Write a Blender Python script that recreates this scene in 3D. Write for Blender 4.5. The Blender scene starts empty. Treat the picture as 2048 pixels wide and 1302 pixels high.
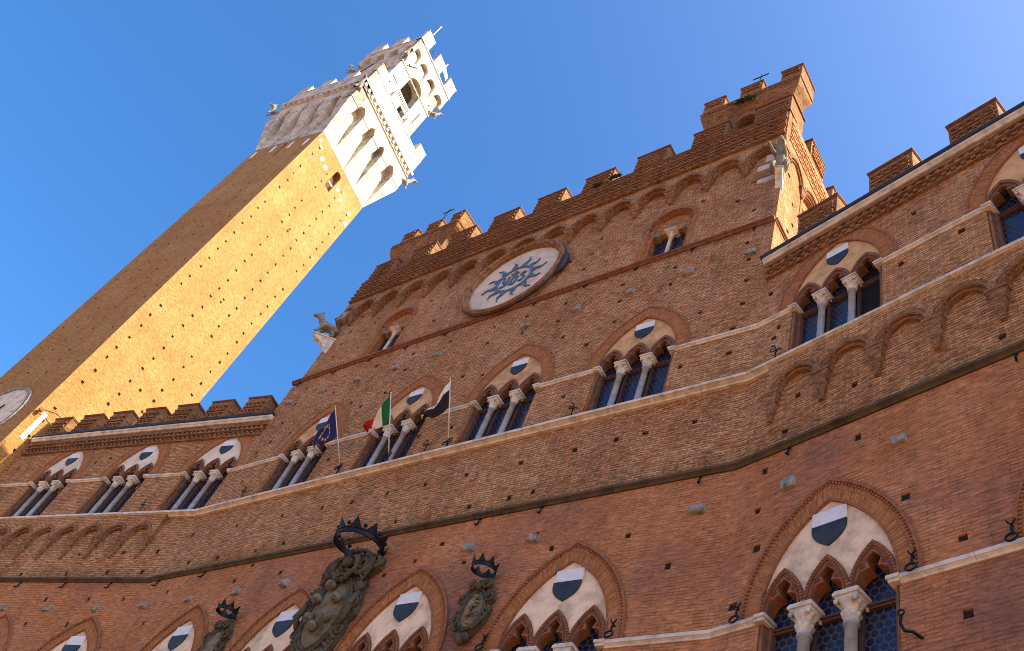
import bpy, bmesh, math, random
from math import pi, sin, cos, sqrt, atan2, radians
from mathutils import Vector, Matrix
from mathutils.geometry import delaunay_2d_cdt

random.seed(7)
SC = bpy.context.scene
COL = SC.collection

# ------------------------------------------------------------------ camera
def cam_rot(yaw, pitch, roll):
    return Matrix.Rotation(yaw, 3, 'Z') @ Matrix.Rotation(pitch, 3, 'X') @ Matrix.Rotation(roll, 3, 'Y')
Rm = cam_rot(.9115, .8536, -.4603)
right, fwd, up = Rm.col[0], Rm.col[1], Rm.col[2]
cd = bpy.data.cameras.new('camera'); cam = bpy.data.objects.new('camera', cd); COL.objects.link(cam)
cam.matrix_world = Matrix(((right.x, up.x, -fwd.x, 0), (right.y, up.y, -fwd.y, 0), (right.z, up.z, -fwd.z, 1.6), (0, 0, 0, 1)))
cd.sensor_width = 36; cd.sensor_fit = 'HORIZONTAL'; cd.lens = 1848.74 / 2048 * 36
cd.clip_start = .1; cd.clip_end = 4000
SC.camera = cam

# ------------------------------------------------------------------ light
SUN_E, SUN_A = radians(44), radians(12.0)       # azimuth measured from +x towards +y
w = bpy.data.worlds.new('World'); SC.world = w; w.use_nodes = True
nt = w.node_tree; nt.nodes.clear()
sky = nt.nodes.new('ShaderNodeTexSky'); sky.sky_type = 'NISHITA'; sky.sun_disc = False
sky.sun_elevation = SUN_E; sky.sun_rotation = pi/2 - SUN_A
sky.altitude = 300; sky.air_density = 1.0; sky.dust_density = 3.2; sky.ozone_density = 3.0
bg = nt.nodes.new('ShaderNodeBackground'); bg.inputs[1].default_value = .15
wo = nt.nodes.new('ShaderNodeOutputWorld')
hs = nt.nodes.new('ShaderNodeHueSaturation'); hs.inputs['Saturation'].default_value = 1.32; hs.inputs['Hue'].default_value = .502
nt.links.new(sky.outputs[0], hs.inputs['Color']); nt.links.new(hs.outputs[0], bg.inputs[0]); nt.links.new(bg.outputs[0], wo.inputs[0])
sd = bpy.data.lights.new('sun', 'SUN'); sd.energy = 4.8; sd.angle = radians(.5); sd.color = (1, .86, .56)
so = bpy.data.objects.new('sun', sd); COL.objects.link(so)
sdir = Vector((cos(SUN_E)*cos(SUN_A), cos(SUN_E)*sin(SUN_A), sin(SUN_E)))
so.rotation_euler = (-sdir).to_track_quat('-Z', 'Y').to_euler(); so.location = (60, 20, 90)
SC.view_settings.view_transform = 'Standard'; SC.view_settings.look = 'None'
SC.view_settings.exposure = 1.2; SC.view_settings.gamma = 1
SC.cycles.filter_width = .95

# ------------------------------------------------------------------ layout (metres)
D = 15.5
XL, AL = -33.905, .1833
XR, AR = -8.717, .2355
TA, TW, TY = Vector((-50.64, 11.165, 0)), 7.746, .1633

class Frame:
    """a vertical wall plane: local x to the viewer's right, y into the wall, z up"""
    def __init__(s, x, y, rot): s.loc = Vector((x, y, 0)); s.rot = rot
    def p(s, x, y, z): return s.loc + Vector((x*cos(s.rot) - y*sin(s.rot), x*sin(s.rot) + y*cos(s.rot), z))
FC = Frame(0, D, 0); FL = Frame(XL, D, AL); FR = Frame(XR, D, -AR)
FBR = Frame(XR, D, pi/2); FBL = Frame(-33.55, D, -pi/2)
FTF = Frame(TA.x, TA.y, TY)                      # tower front: wall runs from x=-TW to 0
FTW = Frame(TA.x, TA.y, pi/2 + TY)               # tower west face: x 0..TW

WK = [(14, 0), (23, -.005), (26, 0), (32, .018), (37, .022), (42.5, .03), (60, .03)]
def lean(x, z):
    """the old centre block is not level: courses climb slightly to the right"""
    for (a, k), (b, m) in zip(WK, WK[1:]):
        if z <= b:
            t = max(0, min(1, (z-a)/(b-a))); return (k + (m-k)*t)*(x + 21.3)
    return .03*(x + 21.3)

# ------------------------------------------------------------------ mesh helper
def pip(x, y, poly):
    c = False; n = len(poly); j = n-1
    for i in range(n):
        xi, yi = poly[i]; xj, yj = poly[j]
        if (yi > y) != (yj > y) and x < (xj-xi)*(y-yi)/(yj-yi) + xi: c = not c
        j = i
    return c

class MB:
    def __init__(s): s.v = []; s.f = []; s.m = []; s.uv = []; s.sm = []
    def face(s, pts, m=0, uv=None, smooth=False):
        i = len(s.v); s.v += [tuple(p) for p in pts]; s.f.append(tuple(range(i, i+len(pts))))
        s.m.append(m); s.uv.append(uv); s.sm.append(smooth)
    def mesh(s, verts, faces, m=0, smooth=False):
        i = len(s.v); s.v += [tuple(p) for p in verts]
        for f in faces:
            s.f.append(tuple(k+i for k in f)); s.m.append(m); s.uv.append(None); s.sm.append(smooth)
    def box(s, a, b, m=0):
        x0, y0, z0 = a; x1, y1, z1 = b
        s.mesh([(x0,y0,z0),(x1,y0,z0),(x1,y1,z0),(x0,y1,z0),(x0,y0,z1),(x1,y0,z1),(x1,y1,z1),(x0,y1,z1)],
               [(0,3,2,1),(4,5,6,7),(0,1,5,4),(1,2,6,5),(2,3,7,6),(3,0,4,7)], m)
    def plate(s, outer, holes=(), y0=0., y1=.1, m=0, rim=True, hole_rim=True, back=False, mr=None, uvf=None, hy=None):
        """polygon in x-z with holes: front at y0, edges run back to y1"""
        mr = m if mr is None else mr
        pts = list(outer); loops = [list(range(len(outer)))]
        for h in holes:
            k = len(pts); pts += h; loops.append(list(range(k, k+len(h))))
        edges = [(l[i], l[(i+1) % len(l)]) for l in loops for i in range(len(l))]
        vo, eo, fo, a, b, c = delaunay_2d_cdt([Vector(p) for p in pts], edges, [], 0, 1e-6)
        hb = [(min(q[0] for q in h), max(q[0] for q in h), min(q[1] for q in h), max(q[1] for q in h)) for h in holes]
        for f in fo:
            cx = sum(vo[i].x for i in f)/len(f); cz = sum(vo[i].y for i in f)/len(f)
            if not pip(cx, cz, outer): continue
            if any(q[0] <= cx <= q[1] and q[2] <= cz <= q[3] and pip(cx, cz, h) for h, q in zip(holes, hb)): continue
            P = [(vo[i].x, y0, vo[i].y) for i in f]
            s.face(P, m, [uvf(p[0], p[2]) for p in P] if uvf else None)
            if back: s.face([(p[0], y1, p[2]) for p in reversed(P)], m)
        if rim: s.strip(outer, y0, y1, mr)
        if hole_rim:
            for i, h in enumerate(holes): s.strip(h, y0, hy[i] if hy else y1, mr)
    def strip(s, loop, y0, y1, m, closed=True):
        n = len(loop)
        for i in range(n if closed else n-1):
            a, b = loop[i], loop[(i+1) % n]
            s.face([(a[0],y0,a[1]),(a[0],y1,a[1]),(b[0],y1,b[1]),(b[0],y0,b[1])], m)
    def tube(s, path, r, seg=8, m=0, closed=False, smooth=True):
        P = [Vector(p) for p in path]; n = len(P); R = r if isinstance(r, (list, tuple)) else [r]*n
        rings = []; ref = None
        for i in range(n):
            if closed: t = P[(i+1) % n] - P[i-1]
            else: t = P[min(i+1, n-1)] - P[max(i-1, 0)]
            t.normalize()
            if ref is None: ref = Vector((0,0,1)) if abs(t.z) < .9 else Vector((1,0,0))
            ref = (ref - t*ref.dot(t)); ref.normalize(); bn = t.cross(ref)
            rings.append([P[i] + (ref*cos(2*pi*k/seg) + bn*sin(2*pi*k/seg))*R[i] for k in range(seg)])
        V = [q for g in rings for q in g]; F = []
        for i in range(n if closed else n-1):
            j = (i+1) % n
            for k in range(seg): F.append((i*seg+k, i*seg+(k+1) % seg, j*seg+(k+1) % seg, j*seg+k))
        if not closed: F += [tuple(range(seg))[::-1], tuple((n-1)*seg+k for k in range(seg))]
        s.mesh(V, F, m, smooth)
    def lathe(s, prof, cx=0, cy=0, seg=16, m=0, smooth=True):
        V = [(cx + r*cos(2*pi*k/seg), cy + r*sin(2*pi*k/seg), z) for r, z in prof for k in range(seg)]; n = len(prof)
        F = [(i*seg+k, i*seg+(k+1) % seg, (i+1)*seg+(k+1) % seg, (i+1)*seg+k) for i in range(n-1) for k in range(seg)]
        F += [tuple(range(seg))[::-1], tuple((n-1)*seg+k for k in range(seg))]
        s.mesh(V, F, m, smooth)
    def ball(s, c, r, m=0, seg=12, rings=8, sc=(1,1,1)):
        V = []; F = []
        for i in range(rings+1):
            a = pi*i/rings
            for k in range(seg):
                b = 2*pi*k/seg; V.append((c[0]+r*sc[0]*sin(a)*cos(b), c[1]+r*sc[1]*sin(a)*sin(b), c[2]+r*sc[2]*cos(a)))
        for i in range(rings):
            for k in range(seg): F.append((i*seg+k, (i+1)*seg+k, (i+1)*seg+(k+1) % seg, i*seg+(k+1) % seg))
        s.mesh(V, F, m, True)
    def xf(s, fn): s.v = [tuple(fn(*p)) for p in s.v]; return s
    def build(s, name, mats, parent=None, loc=(0,0,0), rot=0., warp=False):
        if warp: s.v = [(x, y, z + lean(x, z)) for x, y, z in s.v]
        me = bpy.data.meshes.new(name); me.from_pydata(s.v, [], s.f)
        for mt in (mats if isinstance(mats, (list, tuple)) else [mats]): me.materials.append(mt)
        uvl = me.uv_layers.new(name='UVMap')
        me.polygons.foreach_set('material_index', s.m); me.polygons.foreach_set('use_smooth', s.sm)
        me.update()
        for p, uv in zip(me.polygons, s.uv):
            nx, ny, nz = p.normal
            for k, li in enumerate(p.loop_indices):
                if uv: uvl.data[li].uv = uv[k]; continue
                x, y, z = s.v[me.loops[li].vertex_index]
                if abs(nz) > .75: u = (x, y)
                else:
                    l = sqrt(nx*nx + ny*ny) or 1; u = (-ny/l*x + nx/l*y, z)
                uvl.data[li].uv = u
        me.validate()
        o = bpy.data.objects.new(name, me); COL.objects.link(o)
        o.location = loc; o.rotation_euler = (0, 0, rot)
        if parent is not None: o.parent = parent
        return o
    def at(s, name, mats, fr, parent=None, x=0, y=0, z=0, warp=False):
        return s.build(name, mats, parent, fr.p(x, y, z), fr.rot, warp)

def empty(name, label, cat, loc=(0,0,0), rot=0, group=None):
    o = bpy.data.objects.new(name, None); COL.objects.link(o); o.location = loc; o.rotation_euler = (0,0,rot)
    return tag(o, label, cat, group)
def tag(o, label, cat, group=None):
    o['label'] = label; o['category'] = cat
    if group: o['group'] = group
    return o
def dup(root, loc, rot, parent=None):
    r = root.copy(); COL.objects.link(r); r.location = loc; r.rotation_euler = (0,0,rot)
    r.parent = parent if parent is not None else root.parent
    for ch in list(root.children):
        c = ch.copy(); COL.objects.link(c); c.parent = r
        for g in list(ch.children):
            d = g.copy(); COL.objects.link(d); d.parent = c
    return r

# ------------------------------------------------------------------ materials
def newmat(name):
    m = bpy.data.materials.new(name); m.use_nodes = True
    n = m.node_tree.nodes; return m, n, m.node_tree.links, n['Principled BSDF']
def ramp(n, l, src, stops):
    r = n.new('ShaderNodeValToRGB'); e = r.color_ramp.elements
    while len(e) < len(stops): e.new(.5)
    for k, (p, c) in enumerate(stops): e[k].position = p; e[k].color = (*c, 1) if len(c) == 3 else c
    l.new(src, r.inputs[0]); return r.outputs[0]
def noise(n, l, vec, sc, det=4, rough=.55):
    t = n.new('ShaderNodeTexNoise'); t.inputs['Scale'].default_value = sc; t.inputs['Detail'].default_value = det
    t.inputs['Roughness'].default_value = rough
    if vec is not None: l.new(vec, t.inputs['Vector'])
    return t.outputs['Fac']
def mix(n, l, fac, a, b, mode='MIX'):
    t = n.new('ShaderNodeMix'); t.data_type = 'RGBA'; t.blend_type = mode
    for sock, v in ((t.inputs[0], fac), (t.inputs[6], a), (t.inputs[7], b)):
        if hasattr(v, 'is_linked'): l.new(v, sock)
        elif isinstance(v, (int, float)): sock.default_value = v
        else: sock.default_value = (*v, 1)
    return t.outputs[2]
def uvvec(n, l, scale=None):
    u = n.new('ShaderNodeUVMap')
    if scale is None: return u.outputs[0]
    mp = n.new('ShaderNodeMapping'); l.new(u.outputs[0], mp.inputs[0]); mp.inputs['Scale'].default_value = scale
    return mp.outputs[0]
def bump(n, l, b, h, st=.4, dist=.02, prev=None):
    t = n.new('ShaderNodeBump'); t.inputs['Strength'].default_value = st; t.inputs['Distance'].default_value = dist
    l.new(h, t.inputs['Height']); l.new(t.outputs[0], b.inputs['Normal'])

def brick(name, c1, c2, mortar, stain, stain_amt=.6, bw=.30, bh=.085, ms=.014, speck=.0, dark=(.10,.07,.05), dark_amt=.35, purple=0., mort_amt=1.0, rows=.9, grime=(), course_z=0):
    m, n, l, b = newmat(name)
    uv = uvvec(n, l)
    geo = n.new('ShaderNodeNewGeometry')
    pos = geo.outputs['Position']
    # wobble so that courses are hand-laid
    wob = n.new('ShaderNodeTexNoise'); wob.inputs['Scale'].default_value = 1.3; wob.inputs['Detail'].default_value = 2; l.new(uv, wob.inputs['Vector'])
    va = n.new('ShaderNodeVectorMath'); va.operation = 'MULTIPLY_ADD'; l.new(wob.outputs['Color'], va.inputs[0])
    va.inputs[1].default_value = (.07, .07, 0); l.new(uv, va.inputs[2])
    br = n.new('ShaderNodeTexBrick'); l.new(va.outputs[0], br.inputs['Vector'])
    br.inputs['Scale'].default_value = 1; br.inputs['Brick Width'].default_value = bw; br.inputs['Row Height'].default_value = bh
    br.inputs['Mortar Size'].default_value = ms; br.inputs['Mortar Smooth'].default_value = .4; br.inputs['Bias'].default_value = 0
    br.inputs['Color1'].default_value = (*c1, 1); br.inputs['Color2'].default_value = (*c2, 1); br.inputs['Mortar'].default_value = (*mortar, 1)
    col = br.outputs['Color']
    mf = n.new('ShaderNodeMath'); mf.operation = 'MULTIPLY'; l.new(br.outputs['Fac'], mf.inputs[0])
    l.new(ramp(n, l, noise(n, l, uv, 1.7, 4, .7), [(.40, (1-mort_amt,)*3), (.58, (1,1,1))]), mf.inputs[1])
    br.inputs['Mortar'].default_value = (*[(a+d)/2 for a, d in zip(c1, c2)], 1)
    col = mix(n, l, mf.outputs[0], col, mortar)
    # patches of different brick
    f = ramp(n, l, noise(n, l, pos, .38, 6, .62), [(.36, (0,0,0)), (.62, (1,1,1))])
    fm = n.new('ShaderNodeMath'); fm.operation = 'MULTIPLY'; l.new(f, fm.inputs[0]); fm.inputs[1].default_value = stain_amt
    col = mix(n, l, fm.outputs[0], col, mix(n, l, 1., col, stain, 'MULTIPLY'))
    fp_ = ramp(n, l, noise(n, l, pos, .16, 5, .6), [(.56, (0,0,0)), (.70, (.42,.42,.42))])
    col = mix(n, l, fp_, col, mix(n, l, .55, col, (.50,.27,.16)))
    if grime or course_z:
        sx = n.new('ShaderNodeSeparateXYZ'); l.new(pos, sx.inputs[0])
    for (z0_, h_, am_, gc_) in grime:                    # damp, mossy bands lying on top of a ledge
        mr_ = n.new('ShaderNodeMapRange'); l.new(sx.outputs[2], mr_.inputs[0]); mr_.inputs[1].default_value = z0_; mr_.inputs[2].default_value = z0_+h_; mr_.inputs[3].default_value = am_; mr_.inputs[4].default_value = 0
        gt_ = n.new('ShaderNodeMath'); gt_.operation = 'GREATER_THAN'; l.new(sx.outputs[2], gt_.inputs[0]); gt_.inputs[1].default_value = z0_-.3
        m1_ = n.new('ShaderNodeMath'); m1_.operation = 'MULTIPLY'; l.new(mr_.outputs[0], m1_.inputs[0]); l.new(gt_.outputs[0], m1_.inputs[1])
        m2_ = n.new('ShaderNodeMath'); m2_.operation = 'MULTIPLY'; l.new(m1_.outputs[0], m2_.inputs[0]); l.new(ramp(n, l, noise(n, l, pos, 1.1, 5, .65), [(.3, (.1,.1,.1)), (.6, (1,1,1))]), m2_.inputs[1])
        col = mix(n, l, m2_.outputs[0], col, gc_)
    if course_z:                                         # the shaft was built in campaigns: the brick changes at a course
        gt_ = n.new('ShaderNodeMath'); gt_.operation = 'GREATER_THAN'; l.new(sx.outputs[2], gt_.inputs[0]); gt_.inputs[1].default_value = course_z
        col = mix(n, l, gt_.outputs[0], mix(n, l, 1., col, (.93,.88,.84), 'MULTIPLY'), col)
    # long rain streaks
    mp = n.new('ShaderNodeMapping'); l.new(pos, mp.inputs[0]); mp.inputs['Scale'].default_value = (.9, .9, .13)
    f2 = ramp(n, l, noise(n, l, mp.outputs[0], 1.0, 5, .6), [(.5, (0,0,0)), (.75, (1,1,1))])
    fm2 = n.new('ShaderNodeMath'); fm2.operation = 'MULTIPLY'; l.new(f2, fm2.inputs[0]); fm2.inputs[1].default_value = dark_amt
    col = mix(n, l, fm2.outputs[0], col, dark)
    if purple:
        f5 = ramp(n, l, noise(n, l, pos, .21, 3, .5), [(.52, (0,0,0)), (.72, (1,1,1))])
        fm5 = n.new('ShaderNodeMath'); fm5.operation = 'MULTIPLY'; l.new(f5, fm5.inputs[0]); fm5.inputs[1].default_value = purple
        col = mix(n, l, fm5.outputs[0], col, (.17, .085, .075))
    # per-brick scatter
    mp3 = n.new('ShaderNodeMapping'); l.new(uv, mp3.inputs[0]); mp3.inputs['Scale'].default_value = (1/bw*1.1, 1/bh*1.0, 1)
    wn = noise(n, l, mp3.outputs[0], 1.0, 2, .7)
    f3 = ramp(n, l, wn, [(.28, (.42,.42,.42)), (.5, (1,1,1)), (.70, (1.6,1.55,1.45))])
    col = mix(n, l, rows, col, f3, 'MULTIPLY')
    if speck:
        mp4 = n.new('ShaderNodeMapping'); l.new(uv, mp4.inputs[0]); mp4.inputs['Scale'].default_value = (3.6, 10.5, 1)
        f4 = ramp(n, l, noise(n, l, mp4.outputs[0], 1.6, 3, .65), [(.585, (0,0,0)), (.66, (1,1,1))])
        fm4 = n.new('ShaderNodeMath'); fm4.operation = 'MULTIPLY'; l.new(f4, fm4.inputs[0]); fm4.inputs[1].default_value = speck
        col = mix(n, l, fm4.outputs[0], col, mortar)
    l.new(col, b.inputs['Base Color']); b.inputs['Roughness'].default_value = .92
    b.inputs['Specular IOR Level'].default_value = .15
    ad = n.new('ShaderNodeMath'); ad.operation = 'MULTIPLY_ADD'; l.new(br.outputs['Fac'], ad.inputs[0]); ad.inputs[1].default_value = -1
    l.new(wn, ad.inputs[2])
    bump(n, l, b, ad.outputs[0], .55, .02)
    return m

def stone(name, c, var=.25, rough=.75, sc=2.5, dark=None, joint=0):
    m, n, l, b = newmat(name)
    geo = n.new('ShaderNodeNewGeometry'); pos = geo.outputs['Position']
    f = noise(n, l, pos, sc, 6, .65)
    d = dark or tuple(x*(1-var*2) for x in c)
    col = ramp(n, l, f, [(.3, d), (.55, c), (.8, tuple(min(1, x*(1+var*.6)) for x in c))])
    if joint:
        br = n.new('ShaderNodeTexBrick'); l.new(uvvec(n, l), br.inputs['Vector']); br.inputs['Scale'].default_value = 1
        br.inputs['Brick Width'].default_value = joint*1.9; br.inputs['Row Height'].default_value = joint; br.inputs['Mortar Size'].default_value = .018
        br.inputs['Color1'].default_value = (1,1,1,1); br.inputs['Color2'].default_value = (.86,.86,.86,1); br.inputs['Mortar'].default_value = (.55,.52,.48,1)
        col = mix(n, l, .8, col, br.outputs['Color'], 'MULTIPLY')
    l.new(col, b.inputs['Base Color']); b.inputs['Roughness'].default_value = rough; b.inputs['Specular IOR Level'].default_value = .25
    bump(n, l, b, noise(n, l, pos, sc*6, 5, .7), .35, .02)
    return m

def glass(name, kind):
    m, n, l, b = newmat(name)
    uv = uvvec(n, l)
    if kind == 'round': W, Hh, R = .19, .19*sqrt(3), .086
    else: W, Hh, R = .16, .30, 0
    def cell(off):
        a = n.new('ShaderNodeVectorMath'); a.operation = 'ADD'; l.new(uv, a.inputs[0]); a.inputs[1].default_value = (*off, 0)
        wv = n.new('ShaderNodeVectorMath'); wv.operation = 'WRAP'; l.new(a.outputs[0], wv.inputs[0])
        wv.inputs[1].default_value = (W/2, Hh/2, 1); wv.inputs[2].default_value = (-W/2, -Hh/2, -1)
        if kind == 'round':
            le = n.new('ShaderNodeVectorMath'); le.operation = 'LENGTH'; l.new(wv.outputs[0], le.inputs[0]); return le.outputs['Value']
        ab = n.new('ShaderNodeVectorMath'); ab.operation = 'ABSOLUTE'; l.new(wv.outputs[0], ab.inputs[0])
        dt = n.new('ShaderNodeVectorMath'); dt.operation = 'DOT_PRODUCT'; l.new(ab.outputs[0], dt.inputs[0]); dt.inputs[1].default_value = (1/W, 1/Hh, 0)
        return dt.outputs['Value']
    if kind == 'round':
        mn = n.new('ShaderNodeMath'); mn.operation = 'MINIMUM'; l.new(cell((0,0)), mn.inputs[0]); l.new(cell((W/2, Hh/2)), mn.inputs[1])
        lead = ramp(n, l, mn.outputs[0], [(0, (0,0,0)), (R/1.0*.90, (0,0,0)), (R*1.0, (1,1,1))]); lead.node.color_ramp.interpolation = 'LINEAR'
    else:
        d = cell((0,0))
        lead = ramp(n, l, d, [(.42, (0,0,0)), (.47, (1,1,1)), (.53, (1,1,1)), (.58, (0,0,0))])
    nz = noise(n, l, uv, 3.1, 3, .6)
    base = ramp(n, l, nz, [(.3, (.006,.008,.022)), (.7, (.018,.024,.06))])
    l.new(mix(n, l, lead, base, (.055,.06,.085)), b.inputs['Base Color'])
    rr = n.new('ShaderNodeMath'); rr.operation = 'MULTIPLY_ADD'; l.new(lead, rr.inputs[0]); rr.inputs[1].default_value = .5; rr.inputs[2].default_value = .12
    l.new(rr.outputs[0], b.inputs['Roughness']); b.inputs['Specular IOR Level'].default_value = .4
    mp = n.new('ShaderNodeMath'); mp.operation = 'MULTIPLY_ADD'; l.new(lead, mp.inputs[0]); mp.inputs[1].default_value = .6; l.new(noise(n, l, uv, 7., 2, .5), mp.inputs[2])
    bump(n, l, b, mp.outputs[0], .25, .02)
    return m

def plain(name, c, rough=.7, metal=0., var=.2, sc=6., spec=.3, bm=.15):
    m, n, l, b = newmat(name)
    geo = n.new('ShaderNodeNewGeometry')
    f = noise(n, l, geo.outputs['Position'], sc, 5, .6)
    l.new(ramp(n, l, f, [(.3, tuple(x*(1-var) for x in c)), (.7, tuple(min(1, x*(1+var)) for x in c))]), b.inputs['Base Color'])
    b.inputs['Roughness'].default_value = rough; b.inputs['Metallic'].default_value = metal; b.inputs['Specular IOR Level'].default_value = spec
    if bm: bump(n, l, b, noise(n, l, geo.outputs['Position'], sc*4, 4, .6), bm, .02)
    return m

M = {}
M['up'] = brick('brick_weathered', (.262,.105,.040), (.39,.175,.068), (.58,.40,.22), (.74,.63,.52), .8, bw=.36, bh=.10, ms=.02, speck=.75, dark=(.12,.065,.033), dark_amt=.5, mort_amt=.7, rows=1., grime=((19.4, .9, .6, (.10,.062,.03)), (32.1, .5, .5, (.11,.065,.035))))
M['low'] = brick('brick_red_smooth', (.455,.19,.082), (.53,.24,.112), (.25,.12,.058), (.80,.70,.58), .75, bw=.34, bh=.09, ms=.014, speck=.35, dark=(.20,.098,.05), dark_amt=.45, purple=.8, mort_amt=.9, rows=.65)
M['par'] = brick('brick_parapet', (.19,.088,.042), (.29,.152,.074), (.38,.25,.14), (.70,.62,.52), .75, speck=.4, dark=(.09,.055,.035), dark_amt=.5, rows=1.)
M['tow'] = brick('brick_tower', (.375,.205,.075), (.435,.25,.095), (.48,.33,.15), (.80,.70,.60), .7, bw=.34, bh=.10, ms=.014, speck=.4, dark=(.25,.125,.055), dark_amt=.5, rows=.7, course_z=56.8)
M['trim'] = brick('brick_moulded', (.33,.132,.046), (.44,.19,.072), (.18,.08,.033), (.8,.74,.68), .5, bw=.09, bh=.34, ms=.012, dark=(.15,.08,.045), dark_amt=.3, rows=.55)
M['terra'] = plain('terracotta', (.27,.11,.048), .9, var=.35, sc=7)
M['dent'] = plain('terracotta_dark', (.19,.08,.042), .9, var=.4, sc=5)
M['jamb'] = plain('worn_jamb', (.17,.085,.052), .9, var=.35, sc=5)
M['hole_shade'] = plain('hole_shade_black', (.022,.015,.011), .95, var=.3, sc=9)  # near-black that paints the shade inside the putlog holes
M['shadowb'] = plain('brick_slit_shade', (.13,.07,.045), .95, var=.35, sc=8)  # darker brick for slit backs, shade put into the colour
M['marble'] = stone('white_marble', (.68,.60,.48), .24, .6, 3.0)
M['trav'] = stone('travertine', (.66,.61,.51), .3, .75, .9, joint=.42)
M['plast'] = stone('plaster_ochre', (.64,.385,.18), .24, .9, 1.6)
M['plast2'] = stone('plaster_pale', (.80,.61,.41), .26, .9, 1.7)
M['plast3'] = stone('plaster_cream', (.72,.62,.47), .16, .9, 1.6)
M['wolf'] = stone('weathered_statue', (.24,.235,.19), .4, .85, 5, dark=(.12,.12,.10))
M['ballst'] = stone('ball_stone', (.19,.165,.125), .4, .85, 6)
M['grey'] = stone('grey_stone', (.30,.285,.25), .35, .85, 5)
M['col'] = stone('column_grey', (.31,.33,.35), .18, .55, 4)
M['pietra'] = stone('carved_stone', (.10,.08,.048), .5, .85, 4, dark=(.03,.025,.018))
M['iron'] = plain('wrought_iron', (.016,.017,.021), .5, .6, .4, 9)
M['lead'] = plain('lead_gutter', (.035,.035,.045), .5, .3, .3, 4)
M['wood'] = plain('window_wood', (.10,.052,.034), .6, 0, .3, 6)
M['gl_d'] = glass('leaded_diamond', 'diamond')
M['gl_r'] = glass('leaded_round', 'round')
M['sw'] = stone('shield_white', (.74,.73,.70), .08, .5, 4)
M['sb'] = stone('shield_black', (.035,.042,.048), .3, .5, 4)
M['dark'] = plain('interior_shade_black', (.006,.006,.007), .9)  # black standing in for the shade of rooms and holes
M['white'] = plain('white_plaster', (.85,.83,.78), .7, var=.06)
M['moss'] = stone('mossy_ledge', (.10,.075,.045), .45, .95, 2.2, dark=(.035,.032,.02))
M['sky_disc'] = stone('disc_ground', (.66,.55,.44), .14, .8, 1.2)
M['blue'] = plain('slate_blue_paint', (.085,.15,.22), .6, 0, .35, 5)
M['eu'] = plain('flag_blue', (.008,.018,.16), .75, var=.1, bm=0)
M['gold'] = plain('flag_gold', (.75,.52,.03), .7, var=.1, bm=0)
M['fg'] = plain('flag_green', (.0,.14,.035), .75, var=.1, bm=0)
M['fw'] = plain('flag_white', (.75,.75,.76), .75, var=.06, bm=0)
M['fr'] = plain('flag_red', (.50,.012,.02), .75, var=.1, bm=0)
M['fk'] = plain('flag_black', (.008,.008,.011), .7, var=.1, bm=0)
M['pole'] = plain('pole_white', (.62,.58,.52), .5, var=.1)
M['leaf'] = plain('leaf', (.035,.055,.02), .8, var=.4)
M['paving'] = brick('piazza_paving', (.27,.125,.06), (.32,.165,.085), (.3,.21,.14), (.85,.8,.75), .5, bw=.24, bh=.07)

# ------------------------------------------------------------------ ground
g = MB(); g.face([(-900,-900,0),(900,-900,0),(900,900,0),(-900,900,0)])
o = g.build('piazza_ground', M['paving']); o['kind'] = 'structure'

# ------------------------------------------------------------------ shapes
def parch(w, h, n=12, x0=0, z0=0):
    """pointed (or round when h<=w) arch from (-w,0) over (0,h) to (w,0)"""
    R = (w*w + h*h)/(2*w)
    if h <= w*1.02: return [(x0 - w*cos(pi*i/(2*n)), z0 + h*sin(pi*i/(2*n))) for i in range(2*n+1)]
    c = -w + R; a1 = math.asin(min(1, h/R)); L = []
    for i in range(n+1):
        a = a1*i/n; L.append((x0 + c - R*cos(a), z0 + R*sin(a)))
    return L + [(2*x0 - x, z) for x, z in reversed(L[:-1])]
def trefoil(w, h, n=8, x0=0, z0=0):
    """cusped light: wide round shoulders meeting at two cusps, a small lobe above"""
    L = []; zs = h*.52; ws = w*.20; zl = h*.76; rl = h*.20
    for i in range(n+1):
        a = pi/2*i/n; L.append((-w + (w-ws)*(1-cos(a))**1.15, zs*sin(a)))
    a0 = -math.acos(min(1, ws/(w*.36)))
    for i in range(1, n+1):
        a = a0 + (pi/2-a0)*i/n; L.append((-(w*.36)*cos(a), zl + rl*1.15*sin(a) + (h*.05 if i == n else 0)))
    L = [(x0+x, z0+z) for x, z in L]
    return L + [(2*x0 - x, z) for x, z in reversed(L[:-1])]
def ringplate(mb, outer, inner, y0, y1, m=0):
    """band between two arches with matching point counts; bricks laid radially"""
    n = len(outer); s = 0
    for i in range(n-1):
        a, b, c, d = outer[i], outer[i+1], inner[i+1], inner[i]
        ds = math.hypot(b[0]-a[0], b[1]-a[1]); wd = math.hypot(a[0]-d[0], a[1]-d[1]); wd2 = math.hypot(b[0]-c[0], b[1]-c[1])
        mb.face([(d[0],y0,d[1]),(c[0],y0,c[1]),(b[0],y0,b[1]),(a[0],y0,a[1])], m, [(s,0),(s+ds,0),(s+ds,wd2),(s,wd)])
        s += ds
    mb.strip(outer, y0, y1, m, False); mb.strip(list(reversed(inner)), y0, y1, m, False)
    for k in (0, -1):
        a, d = outer[k], inner[k]
        mb.face([(a[0],y0,a[1]),(d[0],y0,d[1]),(d[0],y1,d[1]),(a[0],y1,a[1])], m)

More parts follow.
